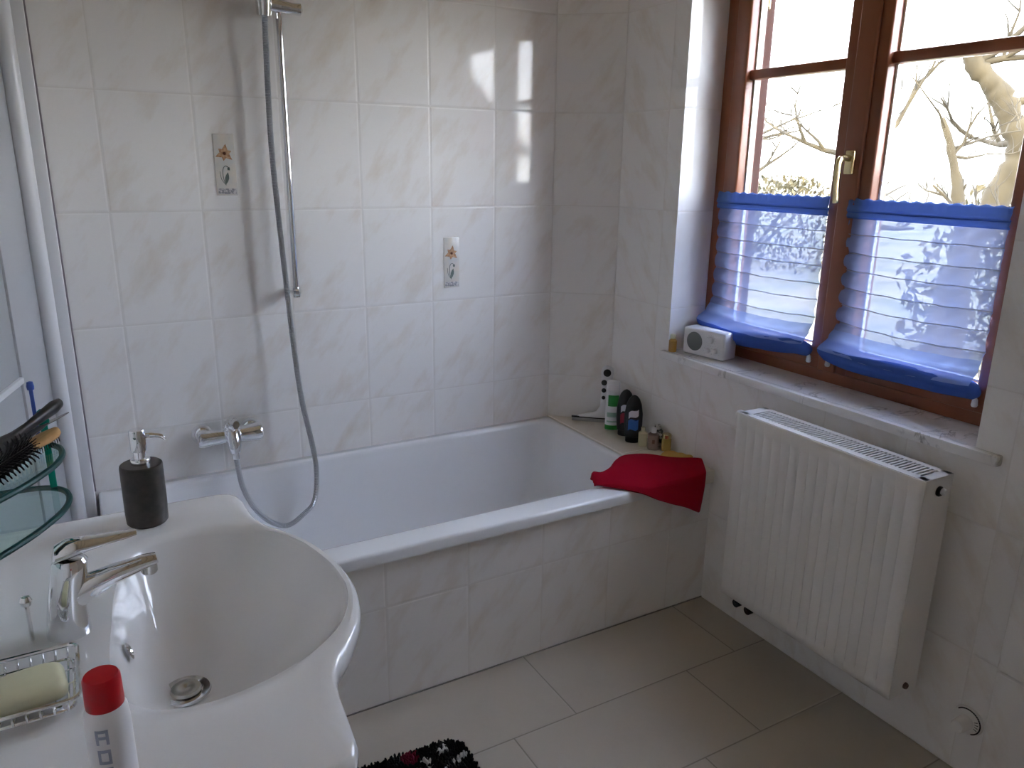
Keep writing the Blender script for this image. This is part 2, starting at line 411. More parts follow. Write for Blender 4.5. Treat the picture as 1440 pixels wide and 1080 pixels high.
# cafe blinds clipped to the lower panes
def blind(label, ya, yb, zt, zb, sag, seed):
    rnd = random.Random(seed)
    t = thing('cafe_blind', label, 'blind', (.325, (ya + yb) / 2, zb), group=None)
    ox, oy, oz = t.location
    def P(x, y, z): return Vector((x - ox, y - oy, z - oz))
    W_ = ya - yb
    # sheer panel: seven gathered pleats between the seams
    nU, nV = 44, 72
    z_hi, z_lo = zt - .050, zb + .034
    rows = []
    for j in range(nV + 1):
        v = j / nV; z = z_hi + (z_lo - z_hi) * v; ph = v * 7.6; fr = ph - math.floor(ph)
        bulge = math.sin(PI * fr) ** .7; amp = .004 + .008 * v
        low = max(0, (v - .85) / .15)
        row = []
        for i in range(nU + 1):
            u = i / nU
            inset = (.006 + .008 * math.sin(PI * v)) * (1 - bulge * .55) * (1 - low)
            y = ya - inset - u * (W_ - inset - .001) + .012 * low * (1 - 1.2 * u)
            x = .326 - amp * bulge - .042 * low ** .9 + .0015 * math.sin(40 * u + seed + 3 * j * .2)
            dz = -.012 * v * math.sin(PI * u) + .0009 * math.sin(23 * u + j)
            row.append(P(x, y, z + dz))
        rows.append(row)
    jf = int(nV * .86)
    bm = new(); loft(bm, rows[:jf + 1], closed=False); obj('sheer_panel', bm, M['sheer'], t, angle=80)
    bm = new(); loft(bm, rows[jf:], closed=False); obj('lower_flap', bm, M['flap'], t, angle=80)
    # seams between the pleats
    bm = new()
    for k in range(1, 7):
        j = min(nV, round(k / 7.6 * nV)); tube(bm, [p + Vector((-.0015, 0, 0)) for p in rows[j]], .0014, 5)
    obj('seam', bm, M['seam'], t)
    # doubled heading with a little frill and the rod pocket
    rows = []
    prof = [(0, .000), (.006, .004), (.016, .003), (.026, .0085), (.032, .0095), (.037, .004), (.046, .0075), (.054, .002)]
    for dz, dx in prof:
        rows.append([P(.324 - dx - .002 * math.sin(i * 1.9 + dz * 60) * (dz < .02), ya + .003 - (W_ + .006) * i / 60, zt - dz + (.0022 * math.sin(i * 1.3 + seed) if dz == 0 else 0)) for i in range(61)])
    bm = new(); loft(bm, rows, closed=False)
    o = obj('heading', bm, M['band'], t, angle=80); so = o.modifiers.new('thick', 'SOLIDIFY'); so.thickness = .0015
    bm = new(); tube(bm, [P(.321, ya + .002 - (W_ + .004) * i / 8, zt - .034) for i in range(9)], .0035, 8); obj('rod', bm, M['fold'], t)
    # heavy gathered folds at the bottom
    rows = []
    for i in range(33):
        u = i / 32; y = ya + .020 - (W_ + .030) * u
        h = .021 + .005 * math.sin(PI * u) ** .6; d = .020 + .004 * math.sin(PI * u) ** .5
        cz = zb + .022 - sag * math.sin(PI * min(1, u * 1.15)) - .004 * math.sin(9 * u)
        e = min(1, min(u, 1 - u) * 20 + .72)
        ring = []
        for k in range(16):
            a = 2 * PI * k / 16
            rr = (1 + .06 * math.sin(3 * a + 5 * u + seed) + .03 * math.sin(7 * a + 9 * u)) * (1.0 + .34 * math.cos(2 * (a - .75)))
            ring.append(P(.300 - math.cos(a) * d * e * rr, y, cz + math.sin(a) * h * e * rr))
        rows.append(ring)
    bm = new(); loft(bm, rows); obj('bottom_fold', bm, M['fold'], t, angle=80)
    # white cord hooks under the fold
    for yy, zz in ((ya + .004, zb - .01), (yb + .002, zb - .012)):
        bm = new(); x, y, z = P(.318, yy, zz)
        lathe(bm, [(.006, -.014), (.008, -.010), (.0065, .004), (.003, .010)], (x, y, z), 12)
        tube(bm, [(x, y, z + .008), (x + .005, y, z + .026)], .0018, 6)
        obj('cord_hook', bm, M['white_plastic'], t)
    return t
blind('sheer blue pleated blind on the left casement, behind the white radio', -.540, -.984, 1.389, .922, .026, 1)
blind('sheer blue pleated blind on the right casement, above the radiator', -1.055, -1.496, 1.387, .922, .012, 4)

# open shutter outside
t = thing('window_shutter', 'brown wooden shutter standing open outside the left casement', 'shutter', (.525, -.478, WZ0), -math.radians(0))
ang = math.radians(44)
R4 = Matrix.Rotation(ang, 4, 'Z')
bm = new()
for a, b in ((0, .07), (.38, .45)): bx(bm, a, b, -.029, .029, .0, 1.22, .004, M4=R4)
for a, b in ((0, .08), (.58, .65), (1.14, 1.22)): bx(bm, .07, .38, -.025, .025, a, b, .003, M4=R4)
obj('frame', bm, M['shutter'], t)
for lo_, hi_ in ((0, .57), (.64, 1.13)):
    bm = new()
    for k in range(26):
        z = .10 + k * .042
        if lo_ < z < hi_: bx(bm, .07, .38, -.018, .018, z, z + .008, M4=R4)
    bx(bm, .07, .38, -.003, .003, lo_ + .07, hi_, M4=R4); obj('louvre_panel', bm, M['shutter'], t)
bm = new(); bx(bm, -.05, .03, -.012, .012, 1.13, 1.16, .003, M4=R4); tube(bm, [(-.045, -.03, 1.10), (-.045, -.03, 1.19)], .008, 8); obj('hinge', bm, M['brass'], t)

# ------------------------------------------------------------------ bathtub
bm = new()
X0, X1, Y0, Y1 = -1.63, .0, -.776, -.0
loops = [rrect(X0 + .006, X1 - .002, Y0 + .012, Y1, .01, RIMZ - .037), rrect(X0, X1, Y0 + .001, Y1, .012, RIMZ - .035), rrect(X0, X1, Y0, Y1, .012, RIMZ - .008),
         rrect(X0 + .002, X1 - .002, Y0 + .003, Y1 - .001, .012, RIMZ - .002), rrect(X0 + .008, X1 - .006, Y0 + .010, Y1 - .002, .012, RIMZ),
         rrect(X0 + .075, X1 - .020, Y0 + .082, Y1 - .036, .055, RIMZ), rrect(X0 + .081, X1 - .025, Y0 + .090, Y1 - .042, .055, RIMZ - .003),
         rrect(X0 + .086, X1 - .029, Y0 + .095, Y1 - .046, .056, RIMZ - .012),
         rrect(X0 + .105, X1 - .045, Y0 + .104, Y1 - .055, .06, RIMZ - .10), rrect(X0 + .155, X1 - .085, Y0 + .122, Y1 - .072, .07, RIMZ - .25),
         rrect(X0 + .20, X1 - .12, Y0 + .14, Y1 - .09, .08, RIMZ - .35), rrect(X0 + .24, X1 - .15, Y0 + .165, Y1 - .115, .09, RIMZ - .385),
         rrect(X0 + .29, X1 - .20, Y0 + .205, Y1 - .155, .10, RIMZ - .40)]
loft(bm, loops, cap0=False)
tub = tag(obj('bathtub', bm, M['white_enamel'], angle=60), 'white built-in bathtub with tiled front under the shower rail', 'bathtub')
bm = new(); lathe(bm, [(.001, .0), (.030, .0), (.033, .003), (.020, .007), (.001, .008)], (-.85, -.39, RIMZ - .40), 24); obj('drain', bm, M['chrome'], tub)

# ------------------------------------------------------------------ bath mixer
t = thing('bath_mixer', 'chrome wall-mounted bath mixer tap above the tub rim', 'tap', (-1.24, 0, .615))
def W(t, x, y, z): return Vector((x, y, z)) - t.location
for x in (-1.315, -1.165):
    bm = new(); c = W(t, x, 0, .620)
    lathe(bm, [(.001, 0), (.034, 0), (.034, .004), (.031, .014), (.022, .024), (.020, .045), (.001, .046)], c, 28, aim((0, -1, 0))); obj('rosette', bm, M['chrome'], t)
bm = new()
P_ = lambda x, y, z: W(t, x, y, z)
tube(bm, [P_(-1.335, -.052, .619), P_(-1.325, -.052, .619), P_(-1.24, -.052, .619), P_(-1.15, -.052, .619), P_(-1.140, -.052, .619)], [.024, .028, .021, .031, .027], 18)
tube(bm, [P_(-1.232, -.04, .640), P_(-1.232, -.072, .625), P_(-1.232, -.088, .595), P_(-1.232, -.092, .572)], [.026, .026, .022, .016], 18)
tube(bm, [P_(-1.232, -.092, .575), P_(-1.232, -.094, .553)], [.0125, .0125], 14)
obj('body', bm, M['chrome'], t)
bm = new()
tube(bm, spline([P_(-1.232, -.055, .628), P_(-1.232, -.062, .652), P_(-1.232, -.075, .668), P_(-1.231, -.105, .676), P_(-1.230, -.135, .678)], 5), [.024] * 6 + [.018] * 6 + [.014] * 5 + [.010] * 4, 14, flat=1.3)
lathe(bm, [(.001, 0), (.026, 0), (.028, .012), (.022, .024), (.001, .028)], P_(-1.232, -.052, .640), 20)
obj('lever', bm, M['chrome'], t)

# ------------------------------------------------------------------ shower rail, hand shower, hose
t = thing('shower_rail', 'tall chrome shower rail on the tiled wall above the tub', 'shower rail', (-1.0, 0, 1.05))
bm = new(); tube(bm, [W(t, -1.0, -.062, 1.062), W(t, -1.0, -.062, 2.05)], .0098, 16); obj('bar', bm, M['chrome'], t)
for z in (1.068, 2.035):
    bm = new()
    tube(bm, [W(t, -1.0, 0, z), W(t, -1.0, -.055, z), W(t, -1.0, -.074, z), W(t, -1.0, -.079, z)], [.011, .0115, .0125, .006], 16)
    lathe(bm, [(.0125, -.016), (.0135, -.012), (.0135, .012), (.0125, .016)], W(t, -1.0, -.062, z), 16)
    obj('bracket', bm, M['chrome'], t)
bm = new()
tube(bm, [W(t, -1.062, -.068, 1.903), W(t, -1.045, -.072, 1.903), W(t, -1.0, -.066, 1.900), W(t, -.960, -.068, 1.897), W(t, -.938, -.070, 1.896), W(t, -.933, -.070, 1.896)], [.014, .019, .020, .0165, .018, .010], 18)
tube(bm, [W(t, -1.045, -.078, 1.870), W(t, -1.045, -.092, 1.945)], [.021, .025], 18)
obj('slider', bm, M['chrome'], t)
t = thing('hand_shower', 'chrome hand shower hanging in the slider at the top of the rail', 'shower head', (-1.045, -.085, 1.86))
bm = new(); tube(bm, [W(t, -1.043, -.080, 1.872), W(t, -1.045, -.085, 1.90), W(t, -1.047, -.105, 2.00), W(t, -1.05, -.125, 2.07)], [.011, .0125, .014, .017], 16); obj('handle', bm, M['chrome'], t)
bm = new(); lathe(bm, [(.001, 0), (.030, .002), (.042, .015), (.043, .026), (.001, .030)], W(t, -1.05, -.115, 2.10), 28, aim((0, -.7, -.7))); obj('spray_head', bm, M['chrome'], t)
# hose
hp = spline([(-1.043, -.078, 1.872), (-1.0435, -.070, 1.80), (-1.046, -.066, 1.66), (-1.047, -.066, 1.50), (-1.042, -.070, 1.32), (-1.034, -.074, 1.12), (-1.024, -.080, .90), (-1.012, -.09, .72),
             (-.990, -.105, .56), (-.985, -.118, .46), (-1.000, -.125, .37), (-1.040, -.128, .330), (-1.095, -.128, .302), (-1.150, -.124, .328), (-1.195, -.112, .385), (-1.222, -.10, .46), (-1.232, -.094, .556)], 60)
# resample evenly and ripple the radius so that the metal spiral shows
res, acc = [hp[0]], 0
step = .0022
for a, b in zip(hp, hp[1:]):
    d = (b - a).length
    while acc + d >= step and d > 0:
        k = (step - acc) / d; a = a + (b - a) * k; res.append(a.copy()); d = (b - a).length; acc = 0
    acc += d
bm = new(); tube(bm, res, [.0092 if i % 2 else .0074 for i in range(len(res))], 10)
tag(obj('shower_hose', bm, M['hose_metal'], angle=25), 'ribbed grey metal shower hose looping down into the tub', 'hose')

# ------------------------------------------------------------------ floral decor tiles
def decor(x0, z0, label):
    t = thing('decor_tile', label, 'tile', (x0, 0, z0), group='narrow floral decor tiles')
    w, h = .060, .178
    bm = new(); bx(bm, 0, w, -.0025, .0005, 0, h, .0008); obj('tile_face', bm, M['decor'], t)
    # brown-orange flower
    bm = new(); c = Vector((.030, -.0030, .122))
    for k in range(6):
        a = k * PI / 3 + .35; l = .028 if k % 2 else .022
        d = Vector((math.cos(a), 0, math.sin(a))); s = Vector((-math.sin(a), 0, math.cos(a)))
        pts = [c, c + d * l * .45 + s * .0075, c + d * l, c + d * l * .45 - s * .0075]
        vs = [bm.verts.new(p) for p in pts] + [bm.verts.new(p + Vector((0, .0008, 0))) for p in pts]
        bm.faces.new(vs[:4])
        for i in range(4): bm.faces.new((vs[i], vs[(i + 1) % 4], vs[4 + (i + 1) % 4], vs[4 + i]))
    obj('flower', bm, M['petal'], t, smooth=False)
    bm = new(); lathe(bm, [(.0045, 0), (.003, .001)], c, 12, aim((0, -1, 0))); obj('flower_centre', bm, M['petal_dark'], t)
    bm = new()
    tube(bm, spline([(.028, -.003, .030), (.022, -.003, .05), (.022, -.003, .075), (.030, -.003, .086), (.040, -.003, .080), (.041, -.003, .073)], 5), .0010, 6)
    tube(bm, spline([(.028, -.003, .030), (.016, -.003, .048), (.013, -.003, .07)], 5), .0008, 6)
    obj('stem', bm, M['stem'], t)
    bm = new()
    for (a, b, wd) in (((.028, .032), (.036, .068), .006), ((.041, .083), (.036, .073), .004)):
        a = Vector((a[0], -.0030, a[1])); b = Vector((b[0], -.0030, b[1])); d = b - a; s = Vector((-d.z, 0, d.x)).normalized() * wd
        loft(bm, [[a + d * f + s * math.sin(PI * f) * q + Vector((0, e, 0)) for q, e in ((-1, 0), (1, 0), (1, .001), (-1, .001))] for f in (.02, .25, .5, .75, .98)])
    obj('leaf', bm, M['stem'], t, smooth=False)
    bm = new(); bx(bm, .004, .056, -.0032, -.0022, .004, .020, .0003)
    obj('border_band', bm, M['decor_band'], t)
    return t
M['decor'] = noisy(mat('decor_glaze', (.70, .66, .60), .12), (.74, .68, .60), (.64, .64, .62), 26)
M['decor_band'] = noisy(mat('decor_band', (.45, .45, .46), .2), (.30, .30, .32), (.62, .60, .60), 160, lo=.45, hi=.55)
M['petal'] = noisy(mat('petal_glaze', (.50, .26, .12), .2), (.36, .17, .08), (.62, .40, .24), 120)
M['petal_dark'] = mat('petal_dark', (.16, .06, .03), .2)
M['stem'] = mat('stem_glaze', (.16, .20, .18), .2)
decor(-1.203, 1.367, 'narrow floral decor tile beside the shower rail')
decor(-.455, 1.038, 'narrow floral decor tile right of the rail, near the room corner')

# ------------------------------------------------------------------ shower enclosure at the far left
t = thing('shower_enclosure', 'white-framed shower enclosure at the left end of the tub', 'shower cabin', (-1.68, -.06, 0))
bm = new(); bx(bm, *(lambda a, b: (a[0], b[0], a[1], b[1], a[2], b[2]))(W(t, -1.668, -.105, 0), W(t, -1.6375, 0, 2.12)), .003); obj('wall_profile', bm, M['alu'], t)
bm = new(); bx(bm, *(lambda a, b: (a[0], b[0], a[1], b[1], a[2], b[2]))(W(t, -1.640, -.012, .49), W(t, -1.6330, 0, 2.12)), .001); obj('seal', bm, M['dark_seal'], t)
bm = new(); tube(bm, [W(t, -1.686, -.108, 0), W(t, -1.686, -.108, 2.12)], .021, 20); obj('post', bm, M['alu'], t)
bm = new(); tube(bm, [W(t, -1.709, -.112, 0), W(t, -1.709, -.112, 2.10)], .0045, 8); obj('door_seal', bm, M['dark_seal'], t)
ang = math.atan2(-.97, -.25)
D4 = Matrix.Translation(W(t, -1.712, -.115, 0)) @ Matrix.Rotation(ang, 4, 'Z')
bm = new()
bx(bm, 0, .205, -.010, .010, .08, 2.06, .004, M4=D4); bx(bm, .62, .66, -.010, .010, .08, 2.06, .004, M4=D4)
bx(bm, .10, .63, -.010, .010, .08, .13, .004, M4=D4); bx(bm, .10, .63, -.010, .010, 2.01, 2.06, .004, M4=D4)
obj('door_frame', bm, M['alu_grey'], t)
bm = new(); bx(bm, .10, .63, -.003, .003, .12, 2.02, M4=D4); obj('glass_panel', bm, M['shower_glass'], t, smooth=False)
bm = new(); bx(bm, .20, .63, -.006, .012, .925, .942, .004, M4=D4); obj('cross_rail', bm, M['alu'], t)
bm = new(); bx(bm, *(lambda a, b: (a[0], b[0], a[1], b[1], a[2], b[2]))(W(t, XS, -.93, 0), W(t, -1.84, 0, .08)), .01); obj('shower_tray', bm, M['ceramic'], t)

# ------------------------------------------------------------------ wash basin
BZ = .855
outer = [(-1.80, -1.075), (-1.74, -1.068), (-1.62, -1.066), (-1.50, -1.066), (-1.42, -1.068), (-1.397, -1.082), (-1.387, -1.122), (-1.384, -1.185), (-1.372, -1.235), (-1.345, -1.282), (-1.318, -1.345),
         (-1.300, -1.42), (-1.296, -1.475), (-1.300, -1.53), (-1.318, -1.595), (-1.345, -1.645), (-1.375, -1.685), (-1.392, -1.73), (-1.398, -1.79), (-1.402, -1.835), (-1.420, -1.862), (-1.50, -1.868), (-1.62, -1.868), (-1.74, -1.866), (-1.80, -1.860),
         (-1.80, -1.70), (-1.80, -1.55), (-1.80, -1.40), (-1.80, -1.25), (-1.80, -1.15)]
inner = [(-1.573, -1.236), (-1.522, -1.218), (-1.455, -1.224), (-1.402, -1.254), (-1.355, -1.302), (-1.324, -1.370), (-1.311, -1.443), (-1.312, -1.500), (-1.326, -1.555), (-1.352, -1.600), (-1.390, -1.634), (-1.435, -1.660), (-1.485, -1.676),
         (-1.540, -1.680), (-1.590, -1.664), (-1.622, -1.620), (-1.630, -1.545), (-1.624, -1.455), (-1.616, -1.370), (-1.600, -1.290)]
cC = Vector((-1.47, -1.455, 0))
def radial(poly, N_):
    pts = [p for p in closed_spline([(x, y, 0) for x, y in poly], 6)]
    out = []
    for k in range(N_):
        a = 2 * PI * k / N_; d = Vector((math.cos(a), math.sin(a), 0)); best = None
        for i in range(len(pts)):
            p, q = pts[i] - cC, pts[(i + 1) % len(pts)] - cC; e = q - p
            den = d.x * e.y - d.y * e.x
            if abs(den) < 1e-12: continue
            tt = (p.x * e.y - p.y * e.x) / den; ss = (p.x * d.y - p.y * d.x) / den
            if tt > 0 and -1e-6 <= ss <= 1 + 1e-6: best = tt if best is None else max(best, tt)
        out.append(cC + d * (best or .2))
    return out
NB = 180
O_, I_ = radial(outer, NB), radial(inner, NB)
DR = Vector((-1.542, -1.458, 0))
loops = []
def ring(fn): loops.append([fn(k) for k in range(NB)])
for s, z in ((.07, -.140), (.16, -.139), (.32, -.133), (.5, -.118), (.66, -.096), (.80, -.068), (.90, -.040), (.96, -.020), (.99, -.009), (1.01, -.004)):
    ring(lambda k: (DR + (I_[k] - DR) * s) + Vector((0, 0, BZ + z)))
def lerpO(k, f, z):
    p = I_[k] + (O_[k] - I_[k]) * f; p.x = max(p.x, XL + .001); return p + Vector((0, 0, z))
def insetO(k, d, z):
    o = O_[k]; n = (o - cC).normalized(); p = o - n * d; p.x = max(p.x, XL + .001); return p + Vector((0, 0, z))
ring(lambda k: lerpO(k, .15, BZ + .000)); ring(lambda k: lerpO(k, .5, BZ + .001))
for d, z in ((.014, .001), (.006, -.001), (.0015, -.006), (.0, -.014), (.003, -.030), (.012, -.050), (.022, -.060), (.045, -.066)):
    ring(lambda k: insetO(k, d, BZ + z))
UC = Vector((-1.66, -1.455, 0))
def under(k, f, z):
    p = UC + (O_[k] - UC) * f; p.x = max(p.x, XL + .001); return p + Vector((0, 0, z))
ring(lambda k: under(k, .80, BZ - .085)); ring(lambda k: under(k, .62, BZ - .14)); ring(lambda k: under(k, .42, BZ - .19)); ring(lambda k: under(k, .22, BZ - .21))
bm = new(); loft(bm, loops)
basin = tag(obj('wash_basin', bm, M['ceramic'], angle=60), 'large white ceramic wash basin with a curved front', 'wash basin')
bm = new()
prof = [(.115, 0), (.105, .05), (.085, .2), (.080, .45), (.095, .62), (.12, .66)]
lathe(bm, prof, (-1.655, -1.455, 0), 32, sx=.95); obj('pedestal', bm, M['ceramic'], basin)
bm = new(); lathe(bm, [(.001, .0), (.032, .0), (.035, .002), (.033, .005), (.024, .004), (.023, .001), (.001, .001)], (-1.542, -1.458, BZ - .1395), 32)
obj('drain_ring', bm, M['chrome'], basin)
bm = new(); lathe(bm, [(.001, .0), (.019, .0), (.022, .004), (.020, .008), (.006, .009), (.001, .007)], (-1.542, -1.458, BZ - .138), 28); obj('drain_plug', bm, M['chrome_soft'], basin)
bm = new(); lathe(bm, [(.001, 0), (.011, 0), (.013, .003), (.009, .005), (.006, .002), (.001, .001)], (-1.6095, -1.452, BZ - .052), 20, aim((.95, 0, .35))); obj('overflow_ring', bm, M['chrome'], basin)

# ------------------------------------------------------------------ basin tap
t = thing('basin_tap', 'chrome single-lever basin tap with a flat lever', 'tap', (-1.682, -1.452, BZ))
P_ = lambda x, y, z: Vector((x, y, z))
bm = new()
lps = []
for z, xc, rx, ry in ((0, .008, .0265, .025), (.004, .008, .0265, .025), (.03, .009, .024, .0225), (.06, .013, .0225, .0215), (.085, .018, .0220, .0215), (.102, .021, .0215, .021), (.108, .022, .017, .017)):
    lps.append([P_(xc + rx * math.cos(2 * PI * k / 24), ry * math.sin(2 * PI * k / 24), z) for k in range(24)])
loft(bm, lps)
# spout, flat and tapering upwards to the outlet
sec = []
for f, x, z, w, h in ((0, .014, .050, .019, .022), (.3, .034, .060, .019, .018), (.6, .070, .072, .0165, .0125), (.9, .108, .080, .014, .009), (1, .124, .0825, .012, .006)):
    sec.append([P_(x + .25 * h * math.sin(2 * PI * k / 20) * -1, w * math.cos(2 * PI * k / 20), z + h * math.sin(2 * PI * k / 20)) for k in range(20)])
loft(bm, sec); obj('body', bm, M['chrome'], t)
bm = new(); lathe(bm, [(.009, -.016), (.0105, -.014), (.0105, 0)], (.113, 0, .078), 18); obj('aerator', bm, M['chrome_soft'], t)
bm = new(); sec = []
for x, z, w, h in ((.002, .110, .009, .005), (.006, .117, .017, .010), (.020, .121, .0200, .012), (.042, .123, .018, .0085), (.068, .1245, .0145, .0055), (.090, .1255, .0115, .0045), (.103, .126, .007, .003)):
    sec.append([P_(x, w * math.cos(2 * PI * k / 20), z + h * math.sin(2 * PI * k / 20)) for k in range(20)])
loft(bm, sec); obj('lever', bm, M['chrome'], t)
bm = new(); tube(bm, [(-.034, 0, .002), (-.034, 0, .055)], .0025, 8); lathe(bm, [(.001, 0), (.006, .002), (.0075, .008), (.005, .014), (.001, .015)], (-.034, 0, .052), 14)
obj('plug_rod', bm, M['chrome'], t)

# ------------------------------------------------------------------ soap dispenser
t = thing('soap_dispenser', 'dark brown soap dispenser with a chrome pump on the basin', 'soap dispenser', (-1.550, -1.140, BZ + .001))
bm = new(); lathe(bm, [(.001, 0), (.031, 0), (.0335, .003), (.0345, .02), (.0345, .104), (.0338, .1075), (.0320, .109), (.012, .1095), (.001, .1095)], n=40); obj('bottle', bm, M['dispenser'], t)
bm = new(); lathe(bm, [(.0150, .108), (.0158, .110), (.0158, .1165), (.0150, .118), (.0100, .119), (.0100, .131), (.0125, .132), (.0132, .135), (.0132, .168), (.0122, .170), (.001, .170)], n=28)
obj('pump', bm, M['chrome'], t)
bm = new(); tube(bm, spline([(.004, -.001, .158), (.022, -.004, .158), (.036, -.007, .155), (.042, -.008, .149)], 4), [.0042] * 5 + [.0036] * 5 + [.003] * 3, 10); obj('nozzle', bm, M['chrome'], t)

# ------------------------------------------------------------------ soap dish, soap, red-capped tube
t = thing('soap_dish', 'wire soap dish on the basin beside the tap', 'soap dish', (-1.735, -1.585, BZ + .001))
bm = new()
wr = .0021
top = rrect(-.072, .072, -.060, .060, .012, .024, 5); tube(bm, top + [top[0]], wr * 1.25, 8)
low = rrect(-.066, .066, -.054, .054, .012, .008, 5); tube(bm, low + [low[0]], wr, 8)
obj('rim_wire', bm, M['chrome'], t)
bm = new()
for i in range(10):
    x = -.060 + i * .0133
    tube(bm, spline([(x, -.060, .024), (x, -.055, .009), (x, 0, .006), (x, .055, .009), (x, .060, .024)], 4), .0013, 6)
for y in (-.03, .0, .03):
    tube(bm, spline([(-.072, y, .024), (-.066, y, .008), (0, y, .0045), (.066, y, .008), (.072, y, .024)], 4), .0015, 6)
obj('wire_basket', bm, M['chrome'], t)
for x in (-.05, .05):
    for y in (-.04, .04): bm = new(); lathe(bm, [(.004, 0), (.0045, .002), (.003, .007)], (x, y, 0), 10); obj('foot', bm, M['chrome'], t)
bm = new(); lps = [rrect(-.037 + i, .037 - i, -.033 + i, .033 - i, min(.016, .014 + .2 * i), z) for i, z in ((.006, 0), (.001, .004), (0, .011), (.002, .017), (.007, .0215), (.014, .023))]
loft(bm, lps); o = tag(obj('soap_bar', bm, M['soap'], angle=80), 'pale yellow bar of soap in the wire dish', 'soap')
o.location = (-1.713, -1.590, BZ + .009); o.rotation_euler = (0, 0, .12)

t = thing('cosmetic_tube', 'white bottle with a red cap at the front of the basin', 'bottle', (-1.634, -1.793, BZ + .001), math.radians(-88))
bm = new(); lathe(bm, [(.001, 0), (.0185, 0), (.0200, .003), (.0205, .02), (.0203, .09), (.0190, .104), (.0165, .109), (.001, .110)], n=36); obj('body', bm, M['white_plastic'], t)
bm = new(); lathe(bm, [(.0150, .108), (.0170, .109), (.0172, .112), (.0166, .138), (.0150, .141), (.001, .1415)], n=36); obj('cap', bm, M['red_plastic'], t)
# blurred blue-grey lettering running down the side: raised print that follows the curve
bm = new()
def arc_patch(a0, a1, z0, z1, r=.0209):
    n = 6; A = [a0 + (a1 - a0) * i / n for i in range(n + 1)]
    loft(bm, [[Vector((q * math.cos(a), q * math.sin(a), z)) for a in A] + [Vector(((q - .0004) * math.cos(a), (q - .0004) * math.sin(a), z)) for a in reversed(A)] for q, z in ((r, z0), (r, z1))])
for z0 in (.078, .056, .036, .016):
    w = .016
    arc_patch(-.62, -.50, z0, z0 + w); arc_patch(-.18, -.06, z0, z0 + w)
    arc_patch(-.62, -.06, z0 + w - .003, z0 + w)
    if z0 in (.078, .036): arc_patch(-.62, -.06, z0 + .006, z0 + .009)
    else: arc_patch(-.62, -.06, z0, z0 + .003)
obj('lettering', bm, M['blue_grey_print'], t, smooth=False)

# ------------------------------------------------------------------ glass wall shelf with hair things
SZ0, SZ1 = .993, 1.062
shape = [(-1.80, -1.262), (-1.73, -1.262), (-1.685, -1.268), (-1.661, -1.292), (-1.655, -1.330), (-1.664, -1.372), (-1.688, -1.420), (-1.712, -1.456), (-1.742, -1.492), (-1.80, -1.545)]
shp = [p for p in spline([(x, y, 0) for x, y in shape], 5)]
t = thing('glass_shelf', 'two-tier curved glass wall shelf with green edges beside the basin', 'shelf', (XL, -1.40, SZ0))
for z in (SZ0, SZ1):
    pts = [(p.x - t.location.x, p.y + 1.40) for p in shp]
    bm = new(); prism(bm, pts, z - SZ0, z - SZ0 + .006); obj('glass_plate', bm, M['clear'], t, smooth=False)
    bm = new(); tube(bm, [(p[0], p[1], z - SZ0 + .003) for p in pts], .0042, 8); obj('plate_edge', bm, M['green_glass_edge'], t)
for y in (-.10, .09):
    bm = new(); tube(bm, [(.03, y, -.006), (.03, y, SZ1 - SZ0 + .012)], .005, 12); tube(bm, [(0, y, .0), (.03, y, .0)], .004, 10)
    obj('support', bm, M['chrome'], t)
d = Vector((math.sin(math.radians(28)), math.cos(math.radians(28)), 0)); 
def lie(name, label, cat, tip, dirv):
    """a thing whose local +x runs from the tip back along the shelf"""
    v = -Vector(dirv).normalized(); q = v.to_track_quat('X', 'Z')
    o = thing(name, label, cat, tip); o.rotation_mode = 'QUATERNION'; o.rotation_quaternion = q; return o
zt = SZ1 + .0075
# black hairbrush on top of the heap: handle towards the tub
t = lie('hairbrush', 'black hairbrush lying topmost on the glass shelf', 'hairbrush', (-1.650, -1.255, 1.121), (.46, .86, .10))
bm = new(); tube(bm, [(0, 0, 0), (.004, 0, 0), (.02, 0, 0), (.05, 0, 0), (.09, 0, 0), (.12, 0, 0), (.15, 0, .001), (.17, 0, .001)], [.004, .0075, .010, .0085, .0065, .008, .012, .014], 14, flat=.8); obj('handle', bm, M['black'], t)
bm = new(); lathe(bm, [(.001, -.008), (.022, -.007), (.026, 0), (.022, .007), (.001, .009)], (.205, 0, 0), 24, sx=1.9); obj('head', bm, M['black'], t)
bm = new()
for i in range(15):
    for j in range(5):
        tube(bm, [(.168 + i * .0053, -.016 + j * .008, -.006), (.168 + i * .0053, -.018 + j * .009, -.022)], .0007, 4)
o = obj('bristles', bm, M['black_dull'], t); o['kind'] = 'stuff'
# hair clip
t = lie('hair_comb', 'black pointed comb between the hairbrush and the wooden brush', 'comb', (-1.668, -1.285, 1.100), (.50, .86, .03))
bm = new(); tube(bm, [(0, 0, 0), (.02, 0, 0), (.05, 0, 0), (.08, 0, 0), (.10, 0, 0)], [.001, .0035, .005, .007, .007], 10); bx(bm, .095, .235, -.002, .002, -.006, .012, .001); obj('handle', bm, M['black'], t)
bm = new()
for i in range(34): bx(bm, .10 + i * .004, .102 + i * .004, -.0012, .0012, -.026, -.004)
obj('tooth_row', bm, M['black'], t, smooth=False)
